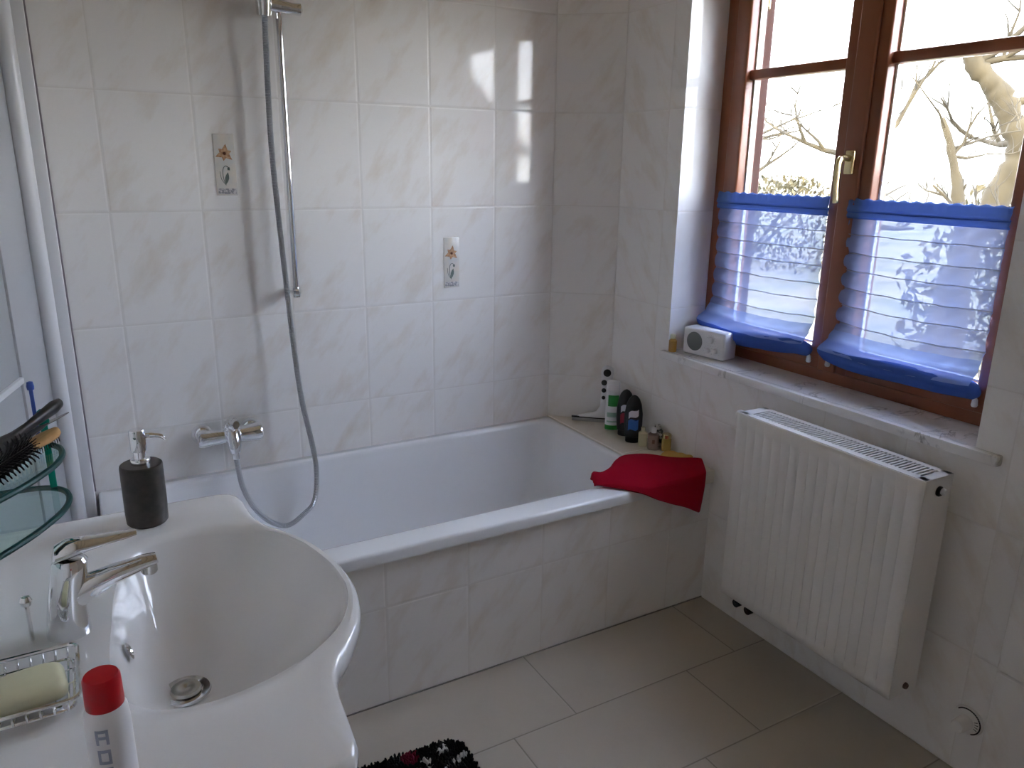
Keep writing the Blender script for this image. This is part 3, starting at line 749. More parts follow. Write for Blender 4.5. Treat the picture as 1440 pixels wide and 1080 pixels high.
# wooden paddle
t = lie('wooden_brush', 'light wooden brush with a slim handle on the glass shelf', 'brush', (-1.660, -1.283, 1.087), (.50, .84, .06))
bm = new()
prof = [(0, .006), (.006, .011), (.02, .0165), (.036, .017), (.052, .013), (.064, .007), (.085, .0042), (.16, .004), (.20, .0055), (.206, .003)]
loft(bm, [[Vector((x, r * math.cos(2 * PI * k / 14), min(r, .0055) * math.sin(2 * PI * k / 14))) for k in range(14)] for x, r in prof]); obj('paddle', bm, M['brush_wood'], t)
bm = new()
for i in range(9):
    for j in range(4): tube(bm, [(.012 + i * .005, -.010 + j * .0065, -.003), (.012 + i * .005, -.011 + j * .007, -.012)], .0006, 4)
o = obj('bristles', bm, M['black_dull'], t); o['kind'] = 'stuff'
# steel nail file
t = lie('nail_file', 'slim grey metal nail file pointing past the wooden brush', 'nail file', (-1.642, -1.245, 1.101), (.62, .78, .06))
bm = new(); loft(bm, [[Vector((x, -w, -.0006)), Vector((x, w, -.0006)), Vector((x, w, .0006)), Vector((x, -w, .0006))] for x, w in ((0, .0006), (.01, .0022), (.03, .0035), (.10, .0045))]); obj('blade', bm, M['chrome_soft'], t, smooth=False)
bm = new(); loft(bm, [[Vector((x, w * math.cos(2 * PI * k / 10), .004 * math.sin(2 * PI * k / 10))) for k in range(10)] for x, w in ((.095, .004), (.11, .006), (.15, .005), (.17, .002))]); obj('handle', bm, M['grey_plastic'], t)
# round brush with dark ribbed barrel, the lowest of the heap
t = lie('round_brush', 'dark round bristle brush lying lowest on the glass shelf', 'hairbrush', (-1.690, -1.352, SZ1 + .030), (.42, .90, .0))
bm = new(); tube(bm, [(0, 0, 0), (.012, 0, 0), (.11, 0, 0), (.125, 0, 0), (.14, 0, 0), (.22, 0, 0), (.23, 0, 0)], [.004, .011, .011, .008, .009, .010, .005], 14); obj('barrel', bm, M['black'], t)
bm = new()
for i in range(20):
    for k in range(18):
        a = 2 * PI * (k + .5 * (i % 2)) / 18; x = .014 + i * .0048
        tube(bm, [(x, .010 * math.cos(a), .010 * math.sin(a)), (x, .0225 * math.cos(a), .0225 * math.sin(a))], .0007, 3)
o = obj('bristles', bm, M['black_dull'], t); o['kind'] = 'stuff'
bm = new(); bx(bm, -.0045, .0045, -.0025, .0025, 0, .115, .002); lathe(bm, [(.0065, .098), (.0075, .102), (.0065, .118), (.003, .121)], n=14, sy=.6)
o = tag(obj('toothbrush_handle', bm, M['green_plastic']), 'green translucent plastic handle standing upright at the shelf end', 'handle'); o.location = (-1.674, -1.280, SZ0 + .0065)
bm = new(); lathe(bm, [(.001, 0), (.0045, .001), (.005, .006), (.004, .012), (.001, .013)], n=12)
bx(bm, -.0025, .0025, -.002, .002, -.078, .002, .0008)
o = tag(obj('blue_stick', bm, M['blue_bit']), 'small blue plastic tip sticking up behind the hairbrush', 'stick'); o.location = (-1.683, -1.28, 1.150)

# ------------------------------------------------------------------ radiator
RX0, RX1, RY0, RY1, RZ0, RZ1 = .0227, .1272, -1.0, -1.58, .197, .784
t = thing('radiator', 'white panel radiator hung on the wall below the window', 'radiator', ((RX0 + RX1) / 2, (RY0 + RY1) / 2, RZ0))
def Wb(t, x0, x1, y0, y1, z0, z1): a = W(t, x0, y0, z0); b = W(t, x1, y1, z1); return (a.x, b.x, a.y, b.y, a.z, b.z)
# front panel with pressed vertical channels
bm = new(); prof = []
n = 17; pitch_ = (RY0 - RY1 - .05) / n
ys = [RY1, RY1 + .012, RY1 + .025]
pts = [(RY1, 0), (RY1 + .018, 0)]
for k in range(n):
    a = RY1 + .025 + k * pitch_
    pts += [(a + pitch_ * .42, 0), (a + pitch_ * .47, .0024), (a + pitch_ * .53, .0024), (a + pitch_ * .58, 0)]
pts += [(RY0 - .018, 0), (RY0, 0)]
rows = []
for z, f in ((RZ0 + .002, 0), (RZ0 + .030, 0), (RZ0 + .045, 1), (RZ1 - .050, 1), (RZ1 - .035, 0), (RZ1 - .002, 0)):
    rows.append([W(t, RX0 + dx * f, y, z) for y, dx in pts])
loft(bm, rows, closed=False)
o = obj('front_panel', bm, M['radiator'], t, angle=50); so = o.modifiers.new('t', 'SOLIDIFY'); so.thickness = .004; so.offset = -1 if False else 1
bm = new(); bx(bm, *Wb(t, RX1 - .012, RX1, RY1 + .004, RY0 - .004, RZ0 + .01, RZ1 - .01), .003); obj('back_panel', bm, M['radiator'], t)
bm = new()
for k in range(40):
    y = RY1 + .02 + k * .0138; bx(bm, *Wb(t, RX0 + .02, RX1 - .014, y, y + .002, RZ0 + .02, RZ1 - .06))
obj('convector_fins', bm, M['rad_dark'], t, smooth=False)  # near-black fins: the shade behind the grille slots is put into their colour
for y0, y1 in ((RY1, RY1 + .003), (RY0 - .003, RY0)):
    bm = new(); bx(bm, *Wb(t, RX0, RX1, y0, y1, RZ0, RZ1), .001); obj('side_cover', bm, M['radiator'], t)
# top grille: frame and 44 slats
bm = new(); zt_ = (RZ1 - .004, RZ1)
bx(bm, *Wb(t, RX0 - .001, RX0 + .022, RY1, RY0, *zt_), .0015); bx(bm, *Wb(t, RX1 - .017, RX1 + .001, RY1, RY0, *zt_), .0015)
bx(bm, *Wb(t, RX0, RX1, RY1, RY1 + .026, *zt_), .0015); bx(bm, *Wb(t, RX0, RX1, RY0 - .030, RY0, *zt_), .0015)
k = 0; y = RY1 + .026
while y < RY0 - .036:
    bx(bm, *Wb(t, RX0 + .02, RX1 - .015, y + .0062, y + .0110, RZ1 - .0022, RZ1 - .0004)); y += .0112
obj('top_grille', bm, M['radiator'], t, smooth=False)
def plug(x, z, r, m, nm):
    bm = new(); lathe(bm, [(.001, 0), (r, 0), (r, .004), (r * .8, .007), (r * .45, .007), (.001, .004)], W(t, x, RY1, z), 20, aim((0, -1, 0))); return obj(nm, bm, m, t)
plug(.076, .750, .0125, M['black'], 'vent_plug'); 
bm = new(); lathe(bm, [(.001, 0), (.0080, 0), (.0080, .012), (.0065, .014), (.001, .014)], W(t, .079, RY1 - .002, .751), 18, aim((0, -1, 0))); obj('vent_key', bm, M['cream_p'] if 'cream_p' in M else M['white_plastic'], t)
M['copper_brown'] = mat('brown_plug', (.17, .10, .08), .4)
plug(.077, .222, .0085, M['copper_brown'], 'lower_plug')
bm = new(); lathe(bm, [(.001, 0), (.012, 0), (.014, .006), (.0155, .020), (.0165, .045), (.014, .052), (.001, .053)], W(t, .078, RY0 + .001, .752), 24, aim((0, 1, 0)), mi=0)
o = obj('thermostat_head', bm, M['radiator'], t)
for y in (-1.030, -1.078):
    bm = new(); c = W(t, .062, y, RZ0)
    tube(bm, [(c.x, c.y, c.z + .01), (c.x, c.y, c.z - .030)], .009, 14); lathe(bm, [(.001, 0), (.013, 0), (.013, .016), (.001, .017)], (c.x - .006, c.y, c.z - .036), 12, aim((1, 0, 0)))
    tube(bm, spline([(c.x, c.y, c.z - .028), (c.x + .01, c.y, c.z - .038), (XR - t.location.x, c.y, c.z - .038)], 4), .0065, 10)
    obj('valve', bm, M['black'], t)
for y in (-1.12, -1.46):
    bm = new(); bx(bm, *Wb(t, RX1 - .002, XR, y - .015, y + .015, RZ0 + .08, RZ1 - .08), .002); obj('wall_bracket', bm, M['radiator'], t)

# wall dial below right of the radiator
t = thing('wall_dial', 'round white dial with black markings low on the window wall', 'thermostat', (XR, -1.690, .155))
bm = new(); lathe(bm, [(.001, 0), (.036, 0), (.0375, .003), (.036, .008), (.024, .012), (.001, .013)], n=40, M4=aim((-1, 0, 0))); obj('dial_plate', bm, M['radiator'], t)
bm = new(); lathe(bm, [(.001, .010), (.0165, .011), (.0185, .014), (.017, .048), (.014, .052), (.001, .053)], n=28, M4=aim((-1, 0, 0))); obj('knob', bm, M['radiator'], t)
bm = new()
for k in range(24):
    a = math.radians(-150 + k * 8.5); 
    c = Vector((-.0085, .0325 * math.sin(a), .0325 * math.cos(a))); R_ = Matrix.Translation(c) @ Matrix.Rotation(-a, 4, 'X')
    bx(bm, -.0012, .0002, -.0022, .0022, -.0016, .0016, M4=R_)
for k in range(4):
    a = math.radians(-112 + k * 16); c = Vector((-.0110, .0245 * math.sin(a), .0245 * math.cos(a))); R_ = Matrix.Translation(c) @ Matrix.Rotation(-a, 4, 'X')
    bx(bm, -.0012, .0006, -.0007, .0007, -.004, .004, M4=R_)
obj('scale_marks', bm, M['black'], t, smooth=False)

# ------------------------------------------------------------------ things on the ledge
LZ = RIMZ + .0045
# window squeegee leaning in the corner: handle with four black dots, flared blade
t = thing('squeegee', 'white bathroom squeegee with black dots standing in the corner', 'squeegee', (.114, -.160, LZ), math.radians(-41))
bm = new(); lps = []
for z, w, h in ((.020, .078, .006), (.030, .060, .008), (.045, .030, .010), (.070, .0235, .012), (.110, .0200, .0125), (.150, .0200, .0125), (.190, .0225, .0125), (.215, .0245, .012), (.232, .0205, .010), (.240, .010, .006)):
    lps.append([Vector((w * math.cos(2 * PI * k / 24) + .048 * min(1, max(0, (z - .02) / .03)), h * math.sin(2 * PI * k / 24) + (z - .02) * .06, z * .955)) for k in range(24)])
loft(bm, lps); obj('handle', bm, M['white_plastic'], t)
bm = new(); bx(bm, -.085, .085, -.0025, .0025, 0, .024, .001); obj('blade', bm, M['grey_plastic'], t)
bm = new(); bx(bm, -.086, .086, -.0042, .0042, .014, .021, .001); obj('blade_clamp', bm, M['black'], t)
for z, r in ((.204, .0150), (.165, .0112), (.134, .0090), (.105, .0074)):
    bm = new(); lathe(bm, [(.001, .0), (r, .0), (r, .0022), (r * .8, .003), (.001, .003)], (.048 - .010 * (z < .2), (z - .02) * .06 - .0132, z), 20, aim((0, -1, 0)), sx=1, sy=1); obj('dot', bm, M['black'], t)

def oval_bottle(t, sec, m, name='body', n=36, p=2.0):
    bm = new(); lps = []
    for z, a, b in sec:
        lps.append([Vector((a * math.copysign(abs(math.cos(q)) ** (2 / p), math.cos(q)), b * math.copysign(abs(math.sin(q)) ** (2 / p), math.sin(q)), z)) for q in [2 * PI * k / n for k in range(n)]])
    loft(bm, lps); return obj(name, bm, m, t)
def patch(t, name, m, a, b, z0, z1, q0, q1, wav=0, tilt=0, n=10):
    """printed area hugging an elliptical bottle; q in turns, facing -y at .75"""
    bm = new(); cols = []
    for side in (1.02, 1.004):
        cols.append([])
    lps = []
    for j in range(5):
        f = j / 4; lp = []
        for i in range(n + 1):
            q = 2 * PI * (q0 + (q1 - q0) * i / n); zz = z0 + (z1 - z0) * f + tilt * (i / n - .5) + wav * math.sin(6 * i / n)
            lp.append(Vector((a * 1.025 * math.cos(q), b * 1.025 * math.sin(q), zz)))
        for i in range(n, -1, -1):
            q = 2 * PI * (q0 + (q1 - q0) * i / n); zz = z0 + (z1 - z0) * f + tilt * (i / n - .5) + wav * math.sin(6 * i / n)
            lp.append(Vector((a * .99 * math.cos(q), b * .99 * math.sin(q), zz)))
        lps.append(lp)
    loft(bm, lps); return obj(name, bm, m, t)
rzv = math.radians(-38)       # labels turned to the room
t = thing('shampoo_bottle', 'white shampoo bottle with green labels on the corner ledge', 'bottle', (.122, -.272, LZ), rzv)
oval_bottle(t, [(0, .024, .015), (.004, .0265, .017), (.13, .0265, .017), (.150, .025, .016), (.158, .0235, .015), (.160, .0255, .0165), (.190, .0245, .016), (.196, .021, .013)], M['white_plastic'])
patch(t, 'base_band', M['green'], .0265, .017, .004, .022, .52, .98)
patch(t, 'green_label', M['green'], .0265, .017, .098, .142, .64, .90)
patch(t, 'small_print', M['pale_green'], .0265, .017, .055, .073, .62, .90)
patch(t, 'logo_bar', M['pale_green'], .0266, .0171, .034, .040, .62, .90)
def shower_gel(label, loc, accent, nm):
    t = thing('shower_gel_bottle', label, 'bottle', loc, rzv, group='black shower gel bottles')
    oval_bottle(t, [(0, .024, .014), (.004, .026, .016), (.022, .0262, .0165), (.024, .0300, .018), (.07, .0335, .019), (.11, .0330, .019), (.145, .0275, .017), (.165, .0200, .013), (.176, .0110, .008), (.180, .003, .002)], M['black'])
    patch(t, 'silver_wave', M['white_print'], .0325, .0190, .100, .124, .66, .84, wav=.004, tilt=.014)
    patch(t, 'accent_print', accent, .0333, .0192, .052, .090, .66, .84, wav=.005, tilt=.008)
    return t
shower_gel('black shower gel bottle with red print, nearer the corner', (.128, -.345, LZ), M['red_print'], 'red')
shower_gel('black shower gel bottle with blue print, beside the small bottles', (.108, -.418, LZ), M['blue_print'], 'blue')
def vial(label, loc, m, capm, h, r, square=False, extra=None, group=None):
    t = thing('small_bottle', label, 'bottle', loc, rzv, group='small bottles on the ledge')
    oval_bottle(t, [(0, r * .9, r * .7), (.002, r, r * .8), (h * .68, r, r * .8), (h * .76, r * .6, r * .55), (h * .78, r * .45, r * .45)], m, p=4 if square else 2)
    bm = new(); lathe(bm, [(r * .42, h * .77), (r * .5, h * .78), (r * .5, h * .97), (r * .4, h), (.0005, h)], n=18); obj('cap', bm, capm, t)
    if extra: patch(t, 'logo', extra, r, r * .8, h * .30, h * .48, .66, .84)
    return t
vial('small cream-coloured bottle next to the black gel bottles', (.116, -.468, LZ), M['cream'], M['cream'], .072, .0165, True)
vial('small milky bottle with a white cap in front of the dark flask', (.128, -.512, LZ), M['clear_liquid'], M['white_plastic'], .080, .0195, True, M['copper_brown'])
t = thing('patterned_flask', 'dark patterned flask standing against the wall behind the milky bottle', 'bottle', (.163, -.492, LZ), rzv, group='small bottles on the ledge')
M['pattern'] = noisy(mat('dark_pattern', (.1, .1, .1), .3), (.02, .02, .025), (.45, .40, .38), 70, lo=.48, hi=.56)
oval_bottle(t, [(0, .018, .012), (.003, .020, .014), (.058, .020, .014), (.066, .013, .010), (.080, .011, .009), (.082, .008, .006)], M['pattern'])
t = thing('small_bottle', 'small gold-coloured bottle nearest the radiator', 'bottle', (.160, -.546, LZ), rzv, group='small bottles on the ledge')
oval_bottle(t, [(0, .015, .012), (.002, .0165, .0135), (.044, .0165, .0135), (.046, .014, .012)], M['gold'], p=4)
bm = new(); lathe(bm, [(.0125, .046), (.0165, .048), (.0165, .060), (.014, .063), (.001, .063)], n=20); obj('cap', bm, M['brass'], t)

# yellow cloth under the towel
bm = new(); rows = []
for i in range(15):
    u = i / 14
    rows.append([Vector((.125 + .040 * u + .030 * w, -.580 - .085 * u + .012 * w, LZ + .001 + .006 * (1 - w * w) + .003 * math.sin(9 * u) ** 2)) for w in (-1, -.66, -.33, 0, .33, .66, 1)])
loft(bm, rows, closed=False)
o = tag(obj('yellow_cloth', bm, M['yellow_cloth'], angle=80), 'thin yellow cloth peeping out from under the red towel', 'cloth'); so = o.modifiers.new('t', 'SOLIDIFY'); so.thickness = .006; so.offset = 1

# red towel draped over the ledge corner and the tub rim
def towel():
    # each row runs from the back edge, over the rim, down in front
    R = []
    Z = LZ
    rows = [  # (back xyz), (ridge xyz), (front-top xyz), (bottom xyz)
        ((-.250, -.664, Z + .030), (-.256, -.676, Z + .030), (-.262, -.690, Z + .014), (-.260, -.694, Z + .003)),
        ((-.236, -.660, Z + .034), (-.240, -.678, Z + .036), (-.248, -.702, Z + .016), (-.244, -.708, Z + .003)),
        ((-.205, -.658, Z + .028), (-.210, -.682, Z + .034), (-.220, -.716, Z + .016), (-.216, -.724, Z + .002)),
        ((-.160, -.640, Z + .026), (-.166, -.680, Z + .036), (-.182, -.752, Z + .014), (-.180, -.770, Z + .001)),
        ((-.100, -.592, Z + .026), (-.112, -.662, Z + .040), (-.135, -.782, Z + .010), (-.128, -.800, Z - .016)),
        ((-.034, -.556, Z + .022), (-.050, -.655, Z + .036), (-.080, -.786, Z + .006), (-.066, -.802, Z - .046)),
        ((.040, -.575, Z + .016), (.022, -.672, Z + .030), (-.010, -.788, Z + .006), (.004, -.800, Z - .080)),
        ((.098, -.628, Z + .015), (.078, -.700, Z + .026), (.050, -.788, Z + .006), (.058, -.799, Z - .105)),
        ((.148, -.688, Z + .024), (.132, -.728, Z + .022), (.104, -.789, Z + .006), (.096, -.798, Z - .122)),
        ((.172, -.712, Z + .022), (.158, -.742, Z + .016), (.126, -.788, Z + .003), (.106, -.796, Z - .121)),
    ]
    for r in rows:
        a, b, c, d_ = [Vector(q) for q in r]
        top = [a + Vector((0, .006, -.02)), a, (a * 2 + b) / 3 + Vector((0, 0, .003)), (a + b * 2) / 3 + Vector((0, 0, .003)), b, (b * 2 + c) / 3 + Vector((0, 0, .002)), (b + c * 2) / 3 + Vector((0, -.002, 0)),
               c, c * .66 + d_ * .34 + Vector((0, -.003, 0)), c * .33 + d_ * .67 + Vector((0, -.002, 0)), d_]
        R.append(top)
    up_ = [spline([R[i][j] for i in range(len(R))], 4) for j in range(len(R[0]))]
    rows2 = [[up_[j][i] for j in range(len(up_))] for i in range(len(up_[0]))]
    rows3 = [spline(r, 3) for r in rows2]
    for i, r in enumerate(rows3):
        for j, v in enumerate(r): v.z += .0025 * math.sin(i * .55 + j * .2) * math.sin(j * .25)
    bm = new(); loft(bm, rows3, closed=False)
    o = tag(obj('towel', bm, M['red_cloth'], angle=80), 'dark red towel draped over the corner of the tub', 'towel')
    so = o.modifiers.new('t', 'SOLIDIFY'); so.thickness = .011; so.offset = -1
    b = o.modifiers.new('b', 'BEVEL'); b.width = .004; b.segments = 2; b.limit_method = 'ANGLE'
    return o
towel()

# ------------------------------------------------------------------ radio and little bottle on the sill
t = thing('radio', 'white tabletop radio on the left end of the sill', 'radio', (.207, -.541, WZ0 + .001), math.radians(-80.5))
w_, d_, h_ = .172, .068, .094       # local x along the front, +y into the window
bm = new(); bx(bm, 0, w_, 0, d_, .003, h_, .007, 3); obj('case', bm, M['white_plastic'], t)
bm = new(); bx(bm, .008, w_ - .008, .006, d_ - .006, 0, .004); obj('base', bm, M['grey_plastic'], t)
bm = new(); lathe(bm, [(.001, 0), (.031, 0), (.0325, .0012), (.030, .0022), (.001, .003)], (.050, 0, .050), 40, aim((0, -1, 0))); obj('speaker_grille', bm, M['grey_mesh'], t)
for x, z, r in ((.117, .065, .0125), (.108, .028, .0085), (.137, .030, .0095)):
    bm = new(); lathe(bm, [(.001, 0), (r * 1.15, 0), (r * 1.15, .0015), (r, .002), (r * .92, .010), (r * .7, .012), (.001, .0122)], (x, 0, z), 28, aim((0, -1, 0))); obj('knob', bm, M['white_plastic'], t)
bm = new()
for x, z in ((.117, .065), (.137, .030), (.108, .028)):
    for k in range(9):
        a = math.radians(-130 + k * 32); bx(bm, x + .0175 * math.sin(a) - .0007, x + .0175 * math.sin(a) + .0007, -.0006, .0004, z + .0175 * math.cos(a) - .0007, z + .0175 * math.cos(a) + .0007)
obj('dial_marks', bm, M['grey_plastic'], t, smooth=False)
t = thing('amber_bottle', 'small amber bottle squeezed between the radio and the window reveal', 'bottle', (.186, -.514, WZ0 + .001))
bm = new(); lathe(bm, [(.001, 0), (.0125, 0), (.0140, .002), (.0140, .040), (.009, .046), (.008, .050)], n=24); obj('body', bm, M['amber'], t)
bm = new(); lathe(bm, [(.0085, .047), (.010, .048), (.010, .060), (.008, .062), (.001, .062)], n=20); obj('cap', bm, M['cream'], t)

# ------------------------------------------------------------------ bath rug
M['rug_black'] = mat('rug_black', (.012, .012, .014), .95, spec=.1)
M['rug_white'] = mat('rug_white', (.62, .62, .62), .95, spec=.1)
M['rug_red'] = mat('rug_red', (.14, .012, .035), .95, spec=.1)
def rug():
    ang = math.radians(-3); x1, y1 = -.876, -.985; w, h = .60, .46; rc = .045
    def col(u, v):
        for (a, b, l, wd, th) in ((.060, .030, .032, .016, 20), (.110, .055, .030, .016, -62), (.028, .075, .042, .016, 25), (.085, .105, .034, .016, 40), (.17, .10, .035, .012, 70), (.05, .16, .04, .012, -20), (.24, .05, .03, .012, 30)):
            c, s = math.cos(math.radians(th)), math.sin(math.radians(th)); du_, dv_ = u - a, v - b
            if abs(du_ * c + dv_ * s) < l / 2 and abs(-du_ * s + dv_ * c) < wd / 2: return 1
        if math.hypot(u - .145, v - .022) < .022 or math.hypot(u - .22, v - .14) < .03: return 2
        return 0
    R2 = Matrix.Rotation(ang, 3, 'Z')
    bm = new(); pts = [R2 @ Vector((p.x, p.y, 0)) + Vector((x1, y1, 0)) for p in rrect(-w, 0, -h, 0, rc, 0)]
    prism(bm, pts, .0, .008, 0)
    base = tag(obj('bath_rug', bm, M['rug_black'], smooth=False), 'shaggy black bath rug with white and dark red pieces', 'rug')
    base.location.z = .001
    bm = new(); rnd = random.Random(3)
    st = .0062; u = .003
    while u < w:
        v = .003
        while v < (h if u < .001 else .34):
            ok = True
            if u < rc and v < rc and math.hypot(rc - u, rc - v) > rc: ok = False
            if ok:
                uu, vv = u + rnd.uniform(-.002, .002), v + rnd.uniform(-.002, .002)
                p = R2 @ Vector((-uu, -vv, 0)) + Vector((x1, y1, .006)); mi = col(uu, vv); hh = rnd.uniform(.012, .018); lean = Vector((rnd.uniform(-.005, .005), rnd.uniform(-.005, .005), hh)); r = rnd.uniform(.0028, .0038)
                ring0 = [p + Vector((r * math.cos(k * 1.2566), r * math.sin(k * 1.2566), 0)) for k in range(5)]
                ring1 = [p + lean * .75 + Vector((r * 1.15 * math.cos(k * 1.2566), r * 1.15 * math.sin(k * 1.2566), 0)) for k in range(5)]
                ring2 = [p + lean + Vector((r * .5 * math.cos(k * 1.2566), r * .5 * math.sin(k * 1.2566), 0)) for k in range(5)]
                loft(bm, [ring0, ring1, ring2], cap0=False, mi=mi)
            v += st
        u += st
    p_ = obj('pile', bm, [M['rug_black'], M['rug_white'], M['rug_red']], base, angle=180); p_['kind'] = 'stuff'
rug()

# ------------------------------------------------------------------ garden outside
GZ = -.8
M['grass'] = noisy(mat('garden_grass', (.12, .11, .06), .9), (.085, .085, .045), (.17, .14, .085), .8, coords='Object')
bm = new(); v = [bm.verts.new(p) for p in ((XO, -70, GZ), (140, -70, GZ), (140, 110, GZ), (-60, 110, GZ), (-60, .2, GZ), (XO, .2, GZ))]; bm.faces.new(v)
lawn = struct(obj('garden_lawn', bm, M['grass'], smooth=False))
M['bark'] = noisy(mat('tree_bark', (.30, .22, .13), .9), (.024, .017, .007), (.060, .043, .018), 5, bump=.5, stretch=(1, 1, .4))
M['twig'] = mat('twig_bark', (.035, .027, .016), .9)
M['hedge'] = noisy(mat('hedge_leaf', (.16, .15, .05), .9), (.022, .020, .007), (.10, .075, .032), 2)
def tree(label, path, radii, seed, nb, blen, origin):
    rnd = random.Random(seed)
    base = Vector((path[0][0], path[0][1], GZ))
    t = thing('garden_tree', label, 'tree', base)
    pts = spline([Vector(p) - base for p in path], 6)
    rr = [radii[0] + (radii[1] - radii[0]) * i / (len(pts) - 1) for i in range(len(pts))]
    pts2 = [p + Vector((rnd.uniform(-1, 1), rnd.uniform(-1, 1), 0)) * .15 * rr[i] for i, p in enumerate(pts)]
    bm = new(); tube(bm, pts2, [r * rnd.uniform(.85, 1.15) for r in rr], 12); obj('trunk', bm, M['bark'], t, angle=80)
    bm = new(); bt = new()
    def grow(p, d, l, r, depth):
        q = [p]; dd = d.copy()
        for _ in range(4):
            dd = (dd + Vector((rnd.uniform(-.35, .35), rnd.uniform(-.35, .35), rnd.uniform(-.15, .32)))).normalized(); q.append(q[-1] + dd * l / 4)
        tube(bm if depth > 0 else bt, q, [r * (1 - .17 * k) for k in range(5)], 6 if depth > 0 else 4)
        if depth > 0:
            for k in range(3 if depth > 1 else 4):
                grow(q[rnd.choice((1, 2, 3, 4))], (dd + Vector((rnd.uniform(-1, 1), rnd.uniform(-1, 1), rnd.uniform(-.3, .9)))).normalized(), l * .62, r * .5, depth - 1)
    for k in range(nb):
        i = rnd.randint(len(pts) // 3, len(pts) - 1)
        grow(pts2[i], Vector((rnd.uniform(-1, 1), rnd.uniform(-1, 1), rnd.uniform(-.1, .9))).normalized(), blen * rnd.uniform(.6, 1.1), rr[i] * .45, 2)
    obj('branches', bm, M['bark'], t, angle=80); o = obj('twigs', bt, M['twig'], t); o['kind'] = 'stuff'
    return t
tree('thick leaning bare tree seen through the upper right pane', [(4.35, 1.1, GZ), (4.42, 1.03, .6), (4.50, .88, 1.21), (4.56, .78, 1.58), (4.50, .86, 1.83), (4.46, .96, 2.02), (4.38, 1.10, 2.2), (4.33, 1.15, 2.33)], (.115, .06), 11, 5, .8, None)
tree('slim bare tree left of the thick tree, behind the right pane', [(3.62, .46, GZ), (3.59, .48, .64), (3.54, .56, 1.24), (3.49, .63, 1.56), (3.44, .71, 1.80)], (.065, .015), 5, 6, .6, None)
tree('distant bare tree whose branch crosses the left pane', [(6.5, 3.6, GZ), (6.45, 3.6, .8), (6.5, 3.5, 2.0), (6.3, 3.6, 3.4)], (.14, .07), 23, 4, 1.5, None)
tree('bare fruit tree far across the lawn behind the left blind', [(10.5, 9.6, GZ), (10.4, 9.6, .4), (10.6, 9.4, 1.6), (10.4, 9.6, 2.6)], (.16, .08), 31, 6, 2.0, None)
def hedge(label, c, sx, sy, h, seed, n=420):
    rnd = random.Random(seed); t = thing('garden_bush', label, 'bush', (c[0], c[1], GZ))
    bm = new()
    for k in range(n):
        a, b = rnd.uniform(0, 2 * PI), rnd.random() ** .5; z = rnd.random(); f = math.sqrt(max(.05, 1 - (z * 1.02 - .35) ** 2 * 1.6))
        p = Vector((sx * b * f * math.cos(a), sy * b * f * math.sin(a), z * h)); s = rnd.uniform(.03, .075) * (1 + h * .2)
        e = Euler((rnd.uniform(0, 6), rnd.uniform(0, 6), rnd.uniform(0, 6))).to_matrix()
        vs = [bm.verts.new(p + e @ Vector(q) * s) for q in ((-1, 0, 0), (0, .45, .12), (1, 0, 0), (0, -.45, .12))]; bm.faces.new(vs)
    o = obj('foliage', bm, M['hedge'], t, smooth=False); o['kind'] = 'stuff'
    bm = new()
    for k in range(9):
        a = rnd.uniform(0, 2 * PI); tube(bm, [(0, 0, 0), (sx * .3 * math.cos(a), sy * .3 * math.sin(a), h * .4), (sx * .65 * math.cos(a), sy * .65 * math.sin(a), h * .85)], [.04, .03, .012], 6)
    obj('stems', bm, M['bark'], t)
hedge('dry brown bush beyond the lawn behind the left pane', (13, 11.5), 2.6, 2.6, 2.1, 1, 2700)
hedge('low olive bush under the thick bare tree', (5.6, .2), 1.0, 1.0, 1.55, 2, 2100)
hedge('wide olive bush at the right, behind both bare trees', (8.5, 2.2), 2.0, 1.6, 2.2, 3, 2700)
hedge('broad hedge added out of view beside the house to shape the tile reflection', (7.4, -8.2), 2.4, 1.6, 2.1, 6, 2600)  # unseen, added to cover the low sky in the tile reflection
hedge('tall bush at the edge of the garden between the casements', (17, 5), 2.6, 2.6, 2.6, 4, 2700)

M['facade'] = mat('house_facade', (.16, .14, .11), .9); M['roof'] = noisy(mat('roof_tiles', (.10, .04, .03), .8), (.07, .03, .02), (.13, .05, .035), 3)
t = thing('added_house', 'house added out of view to dim the window reflection in the tiles', 'house', (2.9, -10.6, GZ))  # unseen house, added to block sky in the reflection on the back wall
bm = new(); bx(bm, -2.2, 1.9, -1.6, 1.6, 0, 2.5); obj('wall', bm, M['facade'], t, smooth=False)
bm = new(); loft(bm, [[Vector((x, -2.0, 2.4)), Vector((x, 2.0, 2.4)), Vector((x, 0, 3.7))] for x in (-2.5, 2.2)]); obj('roof', bm, M['roof'], t, smooth=False)
for x in (-1.2, .8):
    bm = new(); bx(bm, x - .4, x + .4, 1.58, 1.64, 1.2, 2.4); bx(bm, x - .03, x + .03, 1.60, 1.66, 1.2, 2.4); obj('window', bm, M['rad_dark'], t, smooth=False)
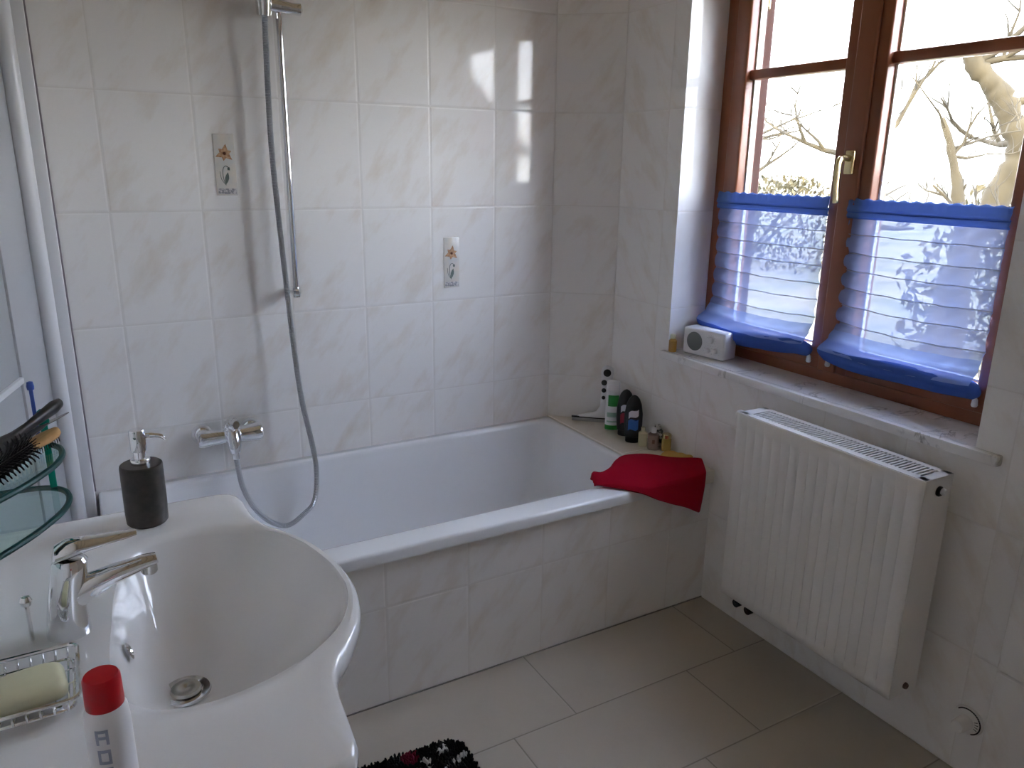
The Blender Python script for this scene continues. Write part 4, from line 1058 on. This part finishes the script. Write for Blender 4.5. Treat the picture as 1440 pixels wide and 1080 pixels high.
# ------------------------------------------------------------------ light
w = bpy.data.worlds.new('world'); sc.world = w; w.use_nodes = True
nt = w.node_tree; nt.nodes.clear()
out = nt.nodes.new('ShaderNodeOutputWorld'); bg = nt.nodes.new('ShaderNodeBackground')
tc = nt.nodes.new('ShaderNodeTexCoord'); sep = nt.nodes.new('ShaderNodeSeparateXYZ'); ramp = nt.nodes.new('ShaderNodeValToRGB')
nt.links.new(tc.outputs['Generated'], sep.inputs[0]); nt.links.new(sep.outputs[2], ramp.inputs[0])
e = ramp.color_ramp.elements; e[0].position = 0.; e[0].color = (.97, .95, 1.0, 1); e[1].position = .35; e[1].color = (.72, .78, 1.0, 1)
nt.links.new(ramp.outputs[0], bg.inputs[0]); 
def wmath(op, a, b=None):
    n = nt.nodes.new('ShaderNodeMath'); n.operation = op
    for i, v in enumerate((a, b)):
        if v is None: continue
        if isinstance(v, (int, float)): n.inputs[i].default_value = v
        else: nt.links.new(v, n.inputs[i])
    return n.outputs[0]
# added glow: sky strength raised to one side to light the back wall more
glow = wmath('MAXIMUM', wmath('SUBTRACT', wmath('MULTIPLY', sep.outputs[0], .5), wmath('MULTIPLY', sep.outputs[1], .866)), 0.)
nt.links.new(wmath('ADD', wmath('MULTIPLY', wmath('POWER', glow, 6.), 3.), 6.5), bg.inputs[1])
nt.links.new(bg.outputs[0], out.inputs[0])
sun = bpy.data.lights.new('sun', 'SUN'); sun.energy = 3; sun.angle = .01; sun.color = (1, .93, .80)
so_ = bpy.data.objects.new('sun', sun); COL.objects.link(so_)
so_.rotation_euler = Vector((.62, .55, -.56)).to_track_quat('-Z', 'Y').to_euler()

sc.view_settings.view_transform = 'Standard'; sc.view_settings.look = 'None'; sc.view_settings.gamma = 1; sc.view_settings.use_curve_mapping = False
sc.view_settings.exposure = 1.68
sc.cycles.max_bounces = 16; sc.cycles.diffuse_bounces = 10; sc.cycles.transparent_max_bounces = 24; sc.cycles.glossy_bounces = 5
sc.cycles.use_denoising = True; sc.cycles.sample_clamp_indirect = 60; sc.cycles.caustics_reflective = False; sc.cycles.caustics_refractive = False
